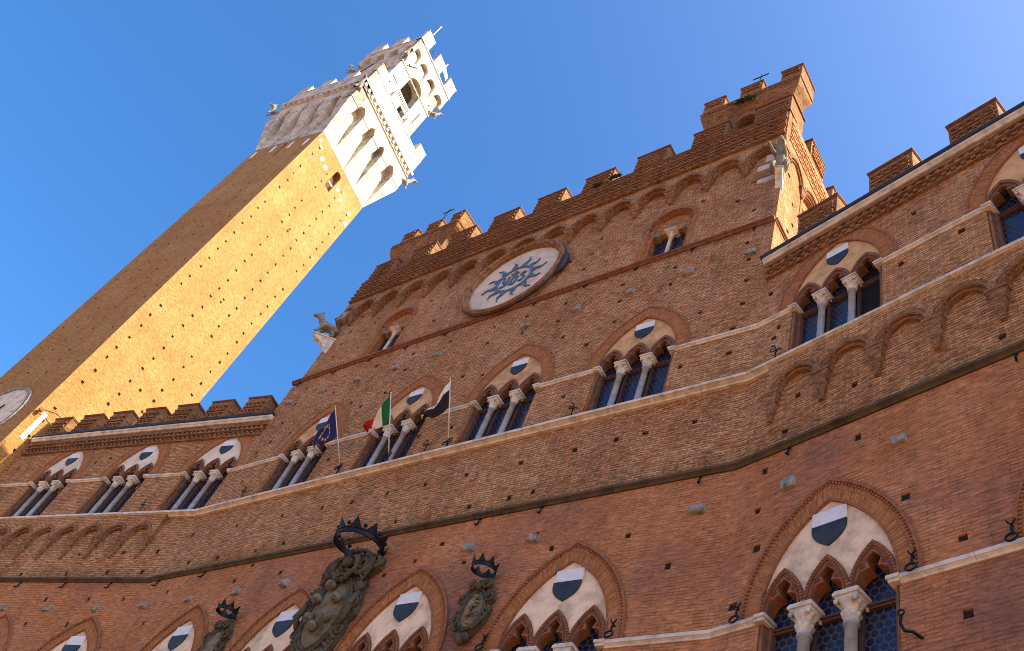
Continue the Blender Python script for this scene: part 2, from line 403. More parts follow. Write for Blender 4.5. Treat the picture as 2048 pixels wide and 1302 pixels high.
class Cfg: pass
UP = Cfg(); UP.ow, UP.oh, UP.iw, UP.ih, UP.sp, UP.sw, UP.sh, UP.dep, UP.r = 1.93, 3.0, 1.50, 2.43, .985, .49, .90, 2.62, .105
UP.z0 = 25.62; UP.sill = 23.0; UP.shield = (.37, 1.20, 2.1)
LO = Cfg(); LO.ow, LO.oh, LO.iw, LO.ih, LO.sp, LO.sw, LO.sh, LO.dep, LO.r = 2.04, 3.26, 1.60, 2.72, 1.05, .525, 1.10, 3.4, .13
LO.z0 = 14.2; LO.sill = 10.8; LO.shield = (.43, 1.40, 2.42)

def trifora_hole(c, x, z0):
    a = parch(c.ow, c.oh, 12, x, z0)
    return [(x-c.iw, z0-c.dep), (x+c.iw, z0-c.dep), (x+c.iw, z0)] + list(reversed(a)) + [(x-c.iw, z0)]

def make_trifora(c, fr, x, z0, parent, pl, gl, lower):
    w = MB()
    oa, ia = parch(c.ow, c.oh), parch(c.iw, c.ih)
    ringplate(w, oa, ia, -.025, .16, 0)
    h1, h2 = parch(c.ow+.07, c.oh+.11), parch(c.ow, c.oh)
    ringplate(w, h1, h2, -.075 if lower else -.05, .05, 1)
    ringplate(w, parch(c.iw+.03, c.ih+.04), parch(c.iw-.02, c.ih-.03), -.04, .08, 1)
    if lower:                                            # dentil rope under the hood mould
        L = parch(c.ow-.035, c.oh-.05, 40)
        for i in range(len(L)):
            px, pz = L[i]; w.box((px-.028, -.06, pz-.028), (px+.028, -.01, pz+.028), 1)
    # jambs: stepped shafts either side
    for sgn in (-1, 1):
        a = sgn*c.iw
        for (d0, d1, y0) in ((0, .11, .10), (.11, .20, .19)):
            x0, x1 = sorted((a - sgn*d0, a - sgn*d1)); w.box((x0, y0, -c.dep), (x1, .45, -.16), 2)
        w.tube([(a - sgn*.05, .07, -c.dep), (a - sgn*.05, .07, -.16)], .045, 8, 1)
    win = w.at('window', [M['trim'], M['terra'], M['jamb']], fr, parent, x, 0, z0)
    # tympanum with three light heads cut out
    t = MB()
    subs = [parch(c.sw, c.sh, 8, k*c.sp, 0) for k in (-1, 0, 1)]
    base = []
    for s_ in subs: base += s_
    inner = [p for p in parch(c.iw-.012, c.ih-.02)]
    outer = list(reversed(inner))
    cut = [(max(-c.iw+.012, min(c.iw-.012, px)), pz) for px, pz in base]
    poly = [inner[0]] + [p for i, p in enumerate(cut) if i == 0 or p != cut[i-1]] + [inner[-1]]
    poly2 = [q for i, q in enumerate(poly) if i == 0 or math.hypot(q[0]-poly[i-1][0], q[1]-poly[i-1][1]) > 1e-4]
    t.plate(poly2 + outer[1:-1], (), .03, .3, 0, rim=False)
    t.build('tympanum', M[pl], win)
    tr = MB()
    for k in (-1, 0, 1):
        a = parch(c.sw, c.sh, 8, k*c.sp); hd = trefoil(c.sw-.09, c.sh*.82, 8, k*c.sp, 0)
        tr.plate([(k*c.sp+c.sw, 0)] + list(reversed(a))[1:-1] + [(k*c.sp-c.sw, 0)] + hd, (), .015, .33, 0)
        ringplate(tr, parch(c.sw+.02, c.sh+.04, 8, k*c.sp), parch(c.sw-.06, c.sh-.10, 8, k*c.sp), -.025, .12, 1)
        ringplate(tr, parch(c.sw-.10, c.sh-.19, 8, k*c.sp), parch(c.sw-.14, c.sh-.26, 8, k*c.sp), -.005, .12, 1)
        if lower:
            L = parch(c.sw-.02, c.sh-.03, 14, k*c.sp)
            for px, pz in L[1:-1]: tr.box((px-.024, -.045, pz-.024), (px+.024, .03, pz+.024), 0)
            for sg in (-1, 1):
                cx, cz = k*c.sp + sg*.24, c.sh*.50
                for q in range(6): tr.ball((cx+.042*cos(q*pi/3), .0, cz+.042*sin(q*pi/3)), .026, 1, 6, 4)
                tr.ball((cx, -.01, cz), .025, 1, 6, 4)
    tr.build('tracery', [M['terra'] if lower else M['jamb'], M['dent']], win)
    hw, zb, zt = c.shield
    s_ = MB(); pts = [(hw, zt), (-hw, zt), (-hw, zb+(zt-zb)*.55)]
    N = 8
    for i in range(1, N): u = i/N; pts.append((-hw*(1-u**2.5), zb+(zt-zb)*.55*(1-u)))
    pts.append((0, zb)); pts += [(-a, b) for a, b in reversed(pts[2:-1])]
    zm = zb + (zt-zb)*.62
    top = [(hw, zt), (-hw, zt), (-hw, zm), (hw, zm)]
    bot = [(hw, zm), (-hw, zm)] + [p for p in pts[2:]]
    tz = .012
    s_.plate(top[::-1], (), .0, .1, 0); s_.plate(bot[::-1], (), .0, .1, 1)
    s_.xf(lambda X, Y, Z: (X, Y*.5 + .0 - (Z-zb)*.012, Z))
    s_.build('shield', [M['sw'], M['sb']], win)
    for sg in (-1, 1):
        cx = sg*c.sp/2; k = c.r/.105
        cc = MB(); cc.lathe([(c.r*1.5, -c.dep), (c.r*1.5, -c.dep+.10), (c.r*1.15, -c.dep+.2), (c.r, -c.dep+.24), (c.r*.96, -.62*k), (c.r*1.25, -.61*k), (c.r*1.25, -.56*k), (c.r*.95, -.55*k)], cx, .10, 16)
        cc.build('column', M['col'], win)
        ca = MB()
        # bell with two rows of curling leaves
        V = []; F = []; sg_ = 32
        prof = [(-.57,1.0,0),(-.52,1.08,.02),(-.46,1.22,.10),(-.41,1.46,.17),(-.385,1.40,.15),(-.39,1.16,.04),(-.33,1.28,.08),(-.26,1.62,.20),(-.215,1.98,.26),(-.19,1.86,.2),(-.18,1.6,.02)]
        for q_, (z_, r_, am) in enumerate(prof):
            for t_ in range(sg_):
                an = 2*pi*t_/sg_; ph = 0 if q_ < 6 else pi/8
                rr = c.r*(r_ + am*(abs(cos(4*(an+ph)))**.7*2-1)); V.append((cx+rr*cos(an), .10+rr*sin(an), z_*k))
        for q_ in range(len(prof)-1):
            for t_ in range(sg_): F.append((q_*sg_+t_, q_*sg_+(t_+1) % sg_, (q_+1)*sg_+(t_+1) % sg_, (q_+1)*sg_+t_))
        ca.mesh(V, F, 0, True)
        for qx in (-1, 1):
            for qy in (-1, 1): ca.ball((cx+qx*.17*k, .10+qy*.17*k, -.22*k), .045*k, 0, 8, 6)
        ca.box((cx-.20*k, -.10, -.18*k), (cx+.20*k, .32, -.10*k)); ca.box((cx-.235*k, -.135, -.10*k), (cx+.235*k, .34, -.04*k)); ca.box((cx-.215*k, -.115, -.04*k), (cx+.215*k, .33, .0))
        ca.build('capital', M['marble'], win)
    for sg in (-1, 1):
        jc = MB()
        for (d, z_0, z_1) in ((.0, -.16, -.08), (.035, -.08, .0)):
            x0, x1 = sorted((sg*(c.iw+.06), sg*(c.iw-.18-d))); jc.box((x0, -.10-d, z_0), (x1, .32, z_1))
        jc.build('jamb_capital', M['marble'], win)
    f = MB()
    f.box((-c.iw+.18, .28, -.30*1), (c.iw-.18, .38, -.19)); f.box((-c.iw+.18, .24, -.24), (c.iw-.18, .28, -.20))
    for k in (-1, 0, 1):
        for e in (-1, 1):
            cx = k*c.sp + e*(c.sw-.085); f.box((cx-.05, .29, -c.dep+.02), (cx+.05, .37, -.30))
        f.box((k*c.sp-c.sw, .295, -c.dep+.02), (k*c.sp+c.sw, .365, -c.dep+.11))
    f.build('wooden_frame', M['wood'], win)
    for k in (-1, 0, 1):
        p = MB(); p.face([(k*c.sp-c.sw-.02,.36,-c.dep),(k*c.sp+c.sw+.02,.36,-c.dep),(k*c.sp+c.sw+.02,.36,c.sh),(k*c.sp-c.sw-.02,.36,c.sh)])
        p.build('pane', M[gl], win)
    return win

def bifora_hole(x, z0):
    a = parch(1.2, 1.15, 10, x, z0)
    return [(x-1.2, z0-2.45), (x+1.2, z0-2.45)] + list(reversed(a))
def make_bifora(fr, x, z0, parent):
    w = MB()
    ringplate(w, parch(1.2,1.15,10), parch(1.0,.97,10), -.05, .12, 1)
    ringplate(w, parch(1.0,.97,10), parch(.84,.82,10), .06, .22, 0)
    for sg in (-1, 1):
        for a, b, y0, m in ((1.0, 1.2, -.03, 0), (.84, 1.0, .08, 0)):
            x0, x1 = sorted((sg*a, sg*b)); w.box((x0, y0, -2.45), (x1, .6, 0), m)
        w.tube([(sg*.84, .14, -2.45), (sg*.84, .14, 0)], .05, 8, 1)
    L = parch(.92, .9, 26)
    for px, pz in L: w.box((px-.03, .0, pz-.03), (px+.03, .08, pz+.03), 1)
    win = w.at('window', [M['trim'], M['terra']], fr, parent, x, 0, z0)
    t = MB(); L = parch(.85,.83,10); t.plate([L[0], (-.85,-.42), (.85,-.42)] + list(reversed(L))[:-1], (), .2, .5, 0)
    t.build('tympanum', M['up'], win)
    c = MB(); c.lathe([(.13,-2.45),(.13,-2.36),(.09,-2.28),(.085,-.85),(.11,-.84),(.11,-.8),(.09,-.79)], 0, .26, 14); c.build('column', M['marble'], win)
    c = MB(); c.lathe([(.09,-.8),(.13,-.68),(.2,-.55)], 0, .26, 14); c.box((-.22,.04,-.56),(.22,.5,-.49)); c.box((-.27,.0,-.49),(.27,.5,-.42))
    for q in range(8): c.ball((.16*cos(q*pi/4), .26+.16*sin(q*pi/4), -.62), .05, 0, 6, 5)
    c.build('capital', M['marble'], win)
    for sg in (-1, 1):
        c = MB(); x0, x1 = sorted((sg*.84, sg*.55)); c.box((x0,.12,-.54),(x1,.5,-.46)); c.box((x0,.08,-.46),(x1,.5,-.42)); c.build('jamb_capital', M['grey'], win)
    for sg in (-1, 1):
        p = MB(); x0, x1 = sorted((sg*.02, sg*.84)); p.face([(x0,.48,-2.45),(x1,.48,-2.45),(x1,.48,-.42),(x0,.48,-.42)]); p.build('pane', M['gl_d'], win)
    f = MB(); f.box((-.84,.44,-2.45),(-.78,.5,-.42)); f.box((.78,.44,-2.45),(.84,.5,-.42)); f.box((-.05,.44,-2.45),(.05,.5,-.42)); f.build('wooden_frame', M['wood'], win)
    return win

HOLES = {'C': [(-31.98, 18.51), (-32.1, 17.06), (-28.01, 18.46), (-25.58, 18.46), (-27.5, 19.09), (-26.46, 19.95), (-30.14, 19.88), (-31.99, 19.96), (-27.93, 19.86), (-27.66, 21.52), (-30.32, 21.55), (-33.17, 21.62), (-32.29, 24.49), (-32.28, 27.04), (-31.17, 27.27), (-32.82, 26.47), (-32.39, 28.36), (-16.39, 21.5), (-18.62, 21.49), (-20.41, 21.48), (-22.17, 21.47), (-23.88, 21.45), (-25.44, 21.49), (-15.41, 19.99), (-16.28, 19.92), (-17.83, 19.88), (-20.95, 19.91), (-18.28, 18.44), (-22.16, 24.47), (-20.55, 24.46), (-26.96, 24.48), (-32.46, 29.74), (-29.89, 29.68), (-32.44, 30.92), (-29.87, 30.9), (-27.83, 30.88), (-25.46, 29.72), (-25.57, 30.9), (-32.11, 33.29), (-27.92, 28.31), (-25.91, 28.32), (-27.04, 27.78), (-22.43, 27.38), (-21.41, 27.77), (-20.32, 27.44), (-12.55, 29.89), (-14.84, 31.03), (-17.46, 31.03), (-14.71, 29.81), (-17.47, 29.79), (-19.38, 30.99), (-14.6, 28.45), (-11.0, 27.37), (-16.85, 28.47), (-15.54, 27.44), (-19.21, 29.79), (-17.18, 27.52), (-9.62, 25.83), (-9.6, 24.57), (-11.27, 24.5), (-15.68, 24.56), (-10.3, 21.6), (-11.88, 21.58), (-12.87, 21.58), (-14.36, 21.53), (-9.44, 27.17), (-15.66, 23.27), (-14.71, 18.12), (-13.96, 17.5), (-11.55, 17.51), (-10.18, 16.27), (-12.32, 37.06), (-10.29, 37.15), (-9.93, 35.95), (-12.13, 35.89), (-10.48, 34.77), (-9.67, 33.52), (-15.36, 37.0), (-17.21, 37.03), (-16.99, 35.77), (-17.2, 34.62), (-17.31, 33.47), (-18.3, 34.6), (-9.7, 31.15), (-9.5, 29.91), (-12.57, 31.06), (-9.45, 28.54), (-27.56, 36.71), (-25.63, 34.51), (-25.58, 33.49), (-26.74, 35.66), (-30.45, 35.53), (-32.01, 36.79), (-32.15, 35.47), (-30.43, 34.46), (-32.2, 34.38), (-30.41, 33.34), (-25.58, 36.76), (-21.04, 30.95), (-23.44, 30.95), (-20.98, 29.79), (-25.55, 28.19), (-23.07, 18.43), (-20.76, 18.47), (-20.19, 17.54), (-19.11, 17.9), (-17.03, 17.51)],
 'L': [(-8.2, 19.64), (-5.26, 19.68), (-2.83, 19.76), (-0.79, 19.79), (-2.79, 20.83), (-0.78, 20.86), (-5.46, 20.77), (-8.05, 20.68), (-5.22, 18.34), (-2.67, 18.38), (-0.71, 18.41), (-5.24, 17.1), (-2.78, 17.14), (-5.25, 24.89), (-10.74, 24.89), (-9.14, 27.15), (-10.0, 26.91), (-5.17, 26.88), (-16.0, 26.86), (-7.47, 28.4), (-10.09, 28.4)],
 'R': [(0.91, 18.73), (1.4, 19.94), (1.71, 21.2), (0.29, 27.11), (0.78, 24.95), (0.64, 24.48), (0.84, 17.42), (0.95, 16.22), (0.47, 14.72), (3.51, 18.62), (4.62, 16.21), (5.72, 14.68), (5.69, 12.98), (5.23, 27.33), (6.5, 25.1), (7.06, 20.01), (4.75, 25.0), (3.4, 20.6)]}
STONES = {'C': [(-32.92, 17.94), (-30.12, 17.9), (-27.4, 17.86), (-24.87, 17.84), (-33.12, 30.05), (-30.84, 30.1), (-28.5, 30.08), (-26.21, 30.13), (-23.79, 30.1), (-14.68, 17.95), (-17.06, 18.03), (-14.3, 30.2), (-16.7, 30.18), (-19.16, 30.17), (-9.63, 17.97), (-9.44, 30.3), (-11.87, 30.28)],
 'L': [(-7.38, 17.83), (-4.65, 17.86), (-1.77, 17.89)], 'R': [(1.7, 17.9), (4.55, 17.94)]}

# ------------------------------------------------------------------ the town hall
hall = empty('town_hall', 'long brick town hall, two angled wings beside a taller battlemented centre block', 'building')
CX_UP = [-29.04, -23.73, -18.50, -13.12]; CX_LO = [-29.15, -23.78, -18.60, -13.05]
L_UP = [-1.40, -6.70, -12.13]; L_LO = [-1.55, -6.75]
R_UP = [2.70, 8.70]; R_LO = [2.84, 8.78]
BIF = [(-28.5, 34.75), (-13.42, 34.95)]
ZUPW = lambda x: UP.z0 + lean(x, 26)
ZL = 19.35                                                  # ledge between lower and upper brick

def sq(x, z, r, j=True):
    a = r*random.uniform(.8, 1.2); b = r*random.uniform(.85, 1.2); e = (lambda: random.uniform(-.02, .02)) if j else (lambda: 0)
    return [(x-a+e(), z-b+e()), (x+a+e(), z-b+e()), (x+a+e(), z+b+e()), (x-a+e(), z+b+e())]
def wall(fr, outer, wins, putlogs, mat, name):
    mb = MB(); pl = [sq(x, z, .095) for x, z in putlogs if pip(x, z, outer)]
    hl = [h for h, d in wins] + pl; hy = [d for h, d in wins] + [.42]*len(pl)
    mb.plate(outer, hl, 0, .6, 0, rim=False, hole_rim=True, hy=hy)
    for p in pl: mb.face([(x, .05, z) for x, z in p], 1)  # dark sheet just inside each hole, painting its shade
    return mb.at(name, [mat, M['hole_shade']], fr, hall)

upC = [(trifora_hole(UP, x, ZUPW(x)), .62) for x in CX_UP] + [(bifora_hole(x, z), .55) for x, z in BIF]
loC = [(trifora_hole(LO, x, LO.z0), .62) for x in CX_LO]
wall(FC, [(XL, 0), (XR, 0), (XR, ZL), (XL, ZL)], loC, HOLES['C'], M['low'], 'brick_wall')
wall(FC, [(XL, ZL), (XR, ZL), (XR, 40.2), (-33.5, 39.6), (-33.55, 31.5), (XL, 31.5)], upC, HOLES['C'], M['up'], 'brick_wall')
wall(FL, [(-17.3, 0), (0, 0), (0, ZL), (-17.3, ZL)], [(trifora_hole(LO, x, LO.z0), .62) for x in L_LO], HOLES['L'], M['low'], 'brick_wall')
wall(FL, [(-17.3, ZL), (0, ZL), (0, 29.2), (-17.3, 29.2)], [(trifora_hole(UP, x, UP.z0), .62) for x in L_UP], HOLES['L'], M['up'], 'brick_wall')
wall(FR, [(0, 0), (17.3, 0), (17.3, ZL), (0, ZL)], [(trifora_hole(LO, x, LO.z0), .62) for x in R_LO], HOLES['R'], M['low'], 'brick_wall')
wall(FR, [(0, ZL), (17.3, ZL), (17.3, 29.5), (0, 29.5)], [(trifora_hole(UP, x, UP.z0), .62) for x in R_UP], HOLES['R'], M['up'], 'brick_wall')

# flank walls of the taller block, and the bulk behind
SBX, SBZ = 2.95, 37.15
side_h = [(bifora_hole(SBX, SBZ), .55)]
wall(FBR, [(0, 28.6), (11, 28.6), (11, 40.4), (0, 40.4)], side_h, [(1.15, 35.2), (1.35, 33.9), (1.02, 32.95), (.55, 36.6), (.5, 38.3)], M['up'], 'brick_wall')
wall(FBL, [(-11, 28.4), (0, 28.4), (0, 40), (-11, 40)], [], [], M['up'], 'brick_wall')
b = MB()
b.box((XL+.2, D+.75, 0), (XR-.7, D+11, 40.0)); 
b.at('rear_wall', M['up'], Frame(0, 0, 0), hall)
for fr, x0, x1 in ((FL, -17.25, -.1), (FR, .1, 17.25)):
    b = MB(); b.box((x0, .7, 0), (x1, 9.5, 29.0)); b.at('rear_wall', M['up'], fr, hall)
for k, (fr, x) in enumerate([(FC, q) for q in CX_UP] + [(FL, q) for q in L_UP] + [(FR, q) for q in R_UP]): pass
# windows
first = make_trifora(UP, FC, CX_UP[0], ZUPW(CX_UP[0]), hall, 'plast', 'gl_d', False)
for x in CX_UP[1:]: dup(first, FC.p(x, 0, ZUPW(x)), 0)
for x in L_UP: 
    q = dup(first, FL.p(x, 0, UP.z0), FL.rot); ty = [c for c in q.children if c.name.startswith('tympanum')][0]
    ty.material_slots[0].link = 'OBJECT'; ty.material_slots[0].material = M['plast3']
wr = [dup(first, FR.p(x, 0, UP.z0), FR.rot) for x in R_UP]
# the right-hand light of the first window in the right wing is open: its pane is painted black for the unlit room
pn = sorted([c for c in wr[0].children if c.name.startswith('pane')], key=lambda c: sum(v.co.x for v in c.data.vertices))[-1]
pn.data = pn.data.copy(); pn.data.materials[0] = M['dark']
first2 = make_trifora(LO, FC, CX_LO[0], LO.z0, hall, 'plast2', 'gl_r', True)
for x in CX_LO[1:]: dup(first2, FC.p(x, 0, LO.z0), 0)
for x in L_LO: dup(first2, FL.p(x, 0, LO.z0), FL.rot)
for x in R_LO: dup(first2, FR.p(x, 0, LO.z0), FR.rot)
bf = make_bifora(FC, BIF[0][0], BIF[0][1], hall)
dup(bf, FC.p(BIF[1][0], 0, BIF[1][1]), 0); dup(bf, FBR.p(SBX, 0, SBZ), FBR.rot)

# ---- string courses: profile list of (y, z) swept along x
def course(name, mat, fr, x0, x1, prof, warp=False, m0=0.0, m1=0.0, joints=0):
    """m0/m1: extra length per metre of projection at the ends, to mitre at the bends"""
    mb = MB(); xs = [x0]
    if joints:
        x = x0 + random.uniform(.5, joints)
        while x < x1 - .3: xs.append(x); x += joints*random.uniform(.7, 1.3)
    else:
        k = max(1, int((x1-x0)/4)); xs += [x0 + (x1-x0)*i/k for i in range(1, k)]
    xs.append(x1); n = len(prof)
    for a, b_ in zip(xs, xs[1:]):
        ga = .006 if joints and a != x0 else 0; dz = random.uniform(-.006, .006) if joints else 0
        A = [(a + ga + (prof[i][0]*m0 if a == x0 else 0), prof[i][0], prof[i][1]+dz) for i in range(n)]
        B = [(b_ - ga - (prof[i][0]*m1 if b_ == x1 else 0), prof[i][0], prof[i][1]+dz) for i in range(n)]
        for i in range(n-1): mb.face([A[i], B[i], B[i+1], A[i+1]])
        mb.face(A); mb.face(B[::-1])
    return mb.at(name, mat, fr, hall, warp=warp)
def ogee(p, z0, h): return [(.06, z0), (-p*.35, z0), (-p*.45, z0+h*.25), (-p*.8, z0+h*.45), (-p, z0+h*.5), (-p, z0+h), (-p*.9, z0+h+.02), (.06, z0+h+.05)]
tL, tR = math.tan(AL/2), math.tan(AR/2)
for nm, mt, z0, h, p, jt, over in (('sill_course', 'marble', 22.78, .22, .27, 1.5, 0), ('brick_ledge', 'moss', 19.22, .17, .16, 0, 0)):
    pr = ogee(p, z0, h)
    course(nm, M[mt], FC, XL, XR, pr, False, tL, tR, jt)
    course(nm, M[mt], FL, -17.3, 0, pr, False, 0, tL, jt); course(nm, M[mt], FR, 0, 17.3, pr, False, tR, 0, jt)
def between(fr, xs, hw, lo, hi, z0, h, p, zf=None):
    e = [lo] + [v for x in xs for v in (x-hw, x+hw)] + [hi]
    for k in range(0, len(e), 2):
        if e[k+1] - e[k] > .05:
            m0 = tR if fr is FR and k == 0 else tL if fr is FC and k == 0 else 0
            m1 = tL if fr is FL and k == len(e)-2 else tR if fr is FC and k == len(e)-2 else 0
            dz = lean((e[k]+e[k+1])/2, 26) if fr is FC and z0 > 20 else 0
            course('string_course', M['marble'], fr, e[k], e[k+1], ogee(p, z0+dz, h), False, m0, m1, 2.2)
between(FC, CX_UP, UP.iw+.05, XL, XR, 25.44, .15, .10); between(FL, L_UP[::-1], UP.iw+.05, -17.3, 0, 25.44, .15, .10); between(FR, R_UP, UP.iw+.05, 0, 17.3, 25.44, .15, .10)
between(FC, CX_LO, LO.iw+.05, XL, XR, 14.0, .17, .11); between(FL, L_LO[::-1], LO.iw+.05, -17.3, 0, 14.0, .17, .11); between(FR, R_LO, LO.iw+.05, 0, 17.3, 14.0, .17, .11)
course('brick_string', M['dent'], FC, -33.95, XR, ogee(.17, 31.88, .17), True)
course('brick_string', M['dent'], FBR, 0, 10, ogee(.10, 32.1, .19))

# projecting putlog stones
def stone_block(fr, x, z, dz=0):
    mb = MB(); W, Hh, P = random.uniform(.17, .25), random.uniform(.12, .17), random.uniform(.10, .17); n = 4
    V = []; r = lambda a: random.uniform(-a, a)
    mb.mesh([(x-W+r(.03), .1, z-Hh+r(.03)), (x+W+r(.03), .1, z-Hh+r(.03)), (x+W+r(.03), .1, z+Hh+r(.03)), (x-W+r(.03), .1, z+Hh+r(.03)),
             (x-W*.86+r(.03), -P*.8, z-Hh*.8+r(.03)), (x+W*.86+r(.03), -P*.8, z-Hh*.8+r(.03)), (x+W*.86+r(.03), -P*.8, z+Hh*.8+r(.03)), (x-W*.86+r(.03), -P*.8, z+Hh*.8+r(.03)),
             (x-W*.6+r(.03), -P, z-Hh*.5+r(.03)), (x+W*.6+r(.03), -P, z-Hh*.5+r(.03)), (x+W*.6+r(.03), -P, z+Hh*.5+r(.03)), (x-W*.6+r(.03), -P, z+Hh*.5+r(.03))],
            [(0,1,5,4),(1,2,6,5),(2,3,7,6),(3,0,4,7),(4,5,9,8),(5,6,10,9),(6,7,11,10),(7,4,8,11),(8,9,10,11)])
    mb.at('stone_block', M['grey'], fr, hall)
for x, z in STONES['C']: stone_block(FC, x, z)
for x, z in STONES['L']: stone_block(FL, x, z)
for x, z in STONES['R']: stone_block(FR, x, z)

# ---- blind arcade of corbels carried by a wall face standing proud
def arcade(name, fr, xs, zspring, rise, ztop, p, half_pier, mats, ztip, x_lo=None, x_hi=None, warp=False, back=.05, skip=None):
    mb = MB(); L = []
    x_lo = xs[0]-half_pier if x_lo is None else x_lo; x_hi = xs[-1]+half_pier if x_hi is None else x_hi
    bottom = [(x_lo, zspring)]
    for a, b_ in zip(xs, xs[1:]):
        w_ = (b_-a)/2 - half_pier; cx = (a+b_)/2
        bottom += [(cx + q, zspring + s_) for q, s_ in parch(w_, rise, 7)]
    bottom.append((x_hi, zspring))
    bb = [bottom[0]]
    for q in bottom[1:]:
        if math.hypot(q[0]-bb[-1][0], q[1]-bb[-1][1]) > 1e-4: bb.append(q)
    mb.plate(bb + [(x_hi, ztop), (x_lo, ztop)], (), -p, back, 0, mr=1)  # soffits take the darker brick, painting the shade under the arches
    for a, b_ in zip(xs, xs[1:]):                       # two rings of arch bricks, stepping back
        w_ = (b_-a)/2 - half_pier; cx = (a+b_)/2
        ringplate(mb, parch(w_+.02, rise+.02, 7, cx, zspring), parch(w_-.10, rise-.10, 7, cx, zspring), -p*.62, back, 1)
        ringplate(mb, parch(w_+.16, rise+.16, 7, cx, zspring+.02), parch(w_-.0, rise-.0, 7, cx, zspring+.02), -p-.018, -p+.02, 1)
    for a in xs:                                        # tapering pendants
        if skip and skip[0] < a < skip[1]: continue
        w_ = half_pier+.09
        mb.mesh([(a-w_, .02, zspring), (a+w_, .02, zspring), (a+w_, -p-.02, zspring), (a-w_, -p-.02, zspring), (a-.05, .02, ztip), (a+.05, .02, ztip), (a+.05, -.05, ztip), (a-.05, -.05, ztip)],
                [(0,1,2,3),(3,2,6,7),(0,3,7,4),(2,1,5,6),(4,7,6,5)], 1)
        mb.box((a-w_-.03, -p-.04, zspring-.0), (a+w_+.03, .02, zspring+.09), 1)
        mb.box((a-.06, -.10, ztip-.05), (a+.06, .02, ztip+.05), 1)
    return mb.at(name, mats, fr, hall, warp=warp)
dR = 1.56
arcade('corbel_arcade', FR, [.93 + dR*k for k in range(11)], 21.5, .72, 22.83, .2, .15, [M['up'], M['par']], 20.55)
arcade('corbel_arcade', FL, [-1.77 - 1.56*k for k in range(10)][::-1], 21.55, .72, 22.83, .2, .15, [M['up'], M['par']], 20.55)

def dentils(mb, x0, x1, y, z, n_rows=2, w_=.13, h=.10, p=.075, gap=.13, m=1):
    """staggered rows of header bricks standing proud"""
    st = w_ + gap
    for r in range(n_rows):
        x = x0 + (r % 2)*st/2; zz = z + r*(h+.02)
        while x < x1 - w_:
            j = random.uniform(-.012, .012); mb.box((x+j, y-p, zz), (x+w_+j, y+.02, zz+h), 0); x += st
    mb.box((x0, y-p*1.1, z-.085), (x1, y+.02, z-.02), 0); mb.box((x0, y-p*1.3, z+n_rows*(h+.02)+.005), (x1, y+.02, z+n_rows*(h+.02)+.085), 0)

def merlon(fr, x0, x1, z0, z1, y0, y1, rows, parent=hall, mat=None, cap=.09, taper=0., warp=False, capm='par'):
    mb = MB()
    mb.box((x0, y0, z0-.05), (x1, y1, z1-.10))
    for r in rows: dentils(mb, x0+.10, x1-.10, y0, z0 + (z1-z0)*r, 2, .13, .085, .08, .13)
    mb.box((x0-.03, y0-.04, z1-.10), (x1+.03, y1+.04, z1-.05), 1); mb.box((x0-.055, y0-.065, z1-.05), (x1+.055, y1+.065, z1+.01), 2)
    return mb.at('merlon', [mat or M['par'], M['dent'], M['dent']], fr, parent, warp=warp)

# ---- centre: machicolated parapet
P = .35
xs = [-33.42 + (-8.72+33.42)*k/14.4*1. for k in range(15)]
xs = [-10.35 - 1.716*k for k in range(14)][::-1]
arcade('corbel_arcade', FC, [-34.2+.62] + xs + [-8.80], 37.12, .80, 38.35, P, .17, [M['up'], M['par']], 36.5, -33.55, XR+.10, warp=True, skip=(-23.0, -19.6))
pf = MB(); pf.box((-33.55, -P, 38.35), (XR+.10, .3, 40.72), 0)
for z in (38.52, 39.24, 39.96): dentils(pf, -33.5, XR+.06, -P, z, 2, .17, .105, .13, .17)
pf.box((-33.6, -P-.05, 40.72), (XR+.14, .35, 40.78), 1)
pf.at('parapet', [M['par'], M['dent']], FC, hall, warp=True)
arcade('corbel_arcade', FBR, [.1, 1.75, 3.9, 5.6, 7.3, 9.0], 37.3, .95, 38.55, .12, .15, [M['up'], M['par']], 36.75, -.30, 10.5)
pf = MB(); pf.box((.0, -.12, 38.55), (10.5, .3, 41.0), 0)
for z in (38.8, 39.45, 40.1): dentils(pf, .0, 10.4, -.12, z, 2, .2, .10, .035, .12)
pf.at('parapet', [M['up'], M['dent']], FBR, hall)  # lighter brick than the front parapet, painting the flank as sunlit
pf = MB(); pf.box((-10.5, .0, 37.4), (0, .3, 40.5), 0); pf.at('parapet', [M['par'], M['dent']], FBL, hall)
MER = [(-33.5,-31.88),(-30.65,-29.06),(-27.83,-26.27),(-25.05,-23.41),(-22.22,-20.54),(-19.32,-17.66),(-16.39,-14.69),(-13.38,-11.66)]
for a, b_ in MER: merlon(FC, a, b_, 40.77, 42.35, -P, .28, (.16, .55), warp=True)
# corner merlon wraps round to the flank
mb = MB(); z0, z1 = 41.1, 42.78
mb.box((-10.30, -P, z0-.1), (XR+.10, .28, z1-.1)); mb.box((XR-.45, .28, z0-.1), (XR+.10, 1.0, z1-.1))
for r in (.16, .55): dentils(mb, -10.2, XR+.02, -P, z0+(z1-z0)*r, 2, .11, .075, .045, .10)
mb.box((-10.38, -P-.08, z1-.1), (XR+.17, .34, z1), 1); mb.box((XR-.5, .34, z1-.1), (XR+.17, 1.06, z1), 1)
mb.at('merlon', [M['par'], M['dent']], FC, hall)
for a, b_ in ((1.97, 3.44), (4.6, 6.1), (7.2, 8.7)): merlon(FBR, a, b_, 41.0, 42.6, -.12, .4, (.16, .55), mat=M['up'])  # flank merlons share the lighter brick that paints the sunlit side
for a, b_ in ((-3.6, -2.1), (-6.4, -4.9), (-9.2, -7.7)): merlon(FBL, a, b_, 40.5, 41.9, 0, .4, (.5,))

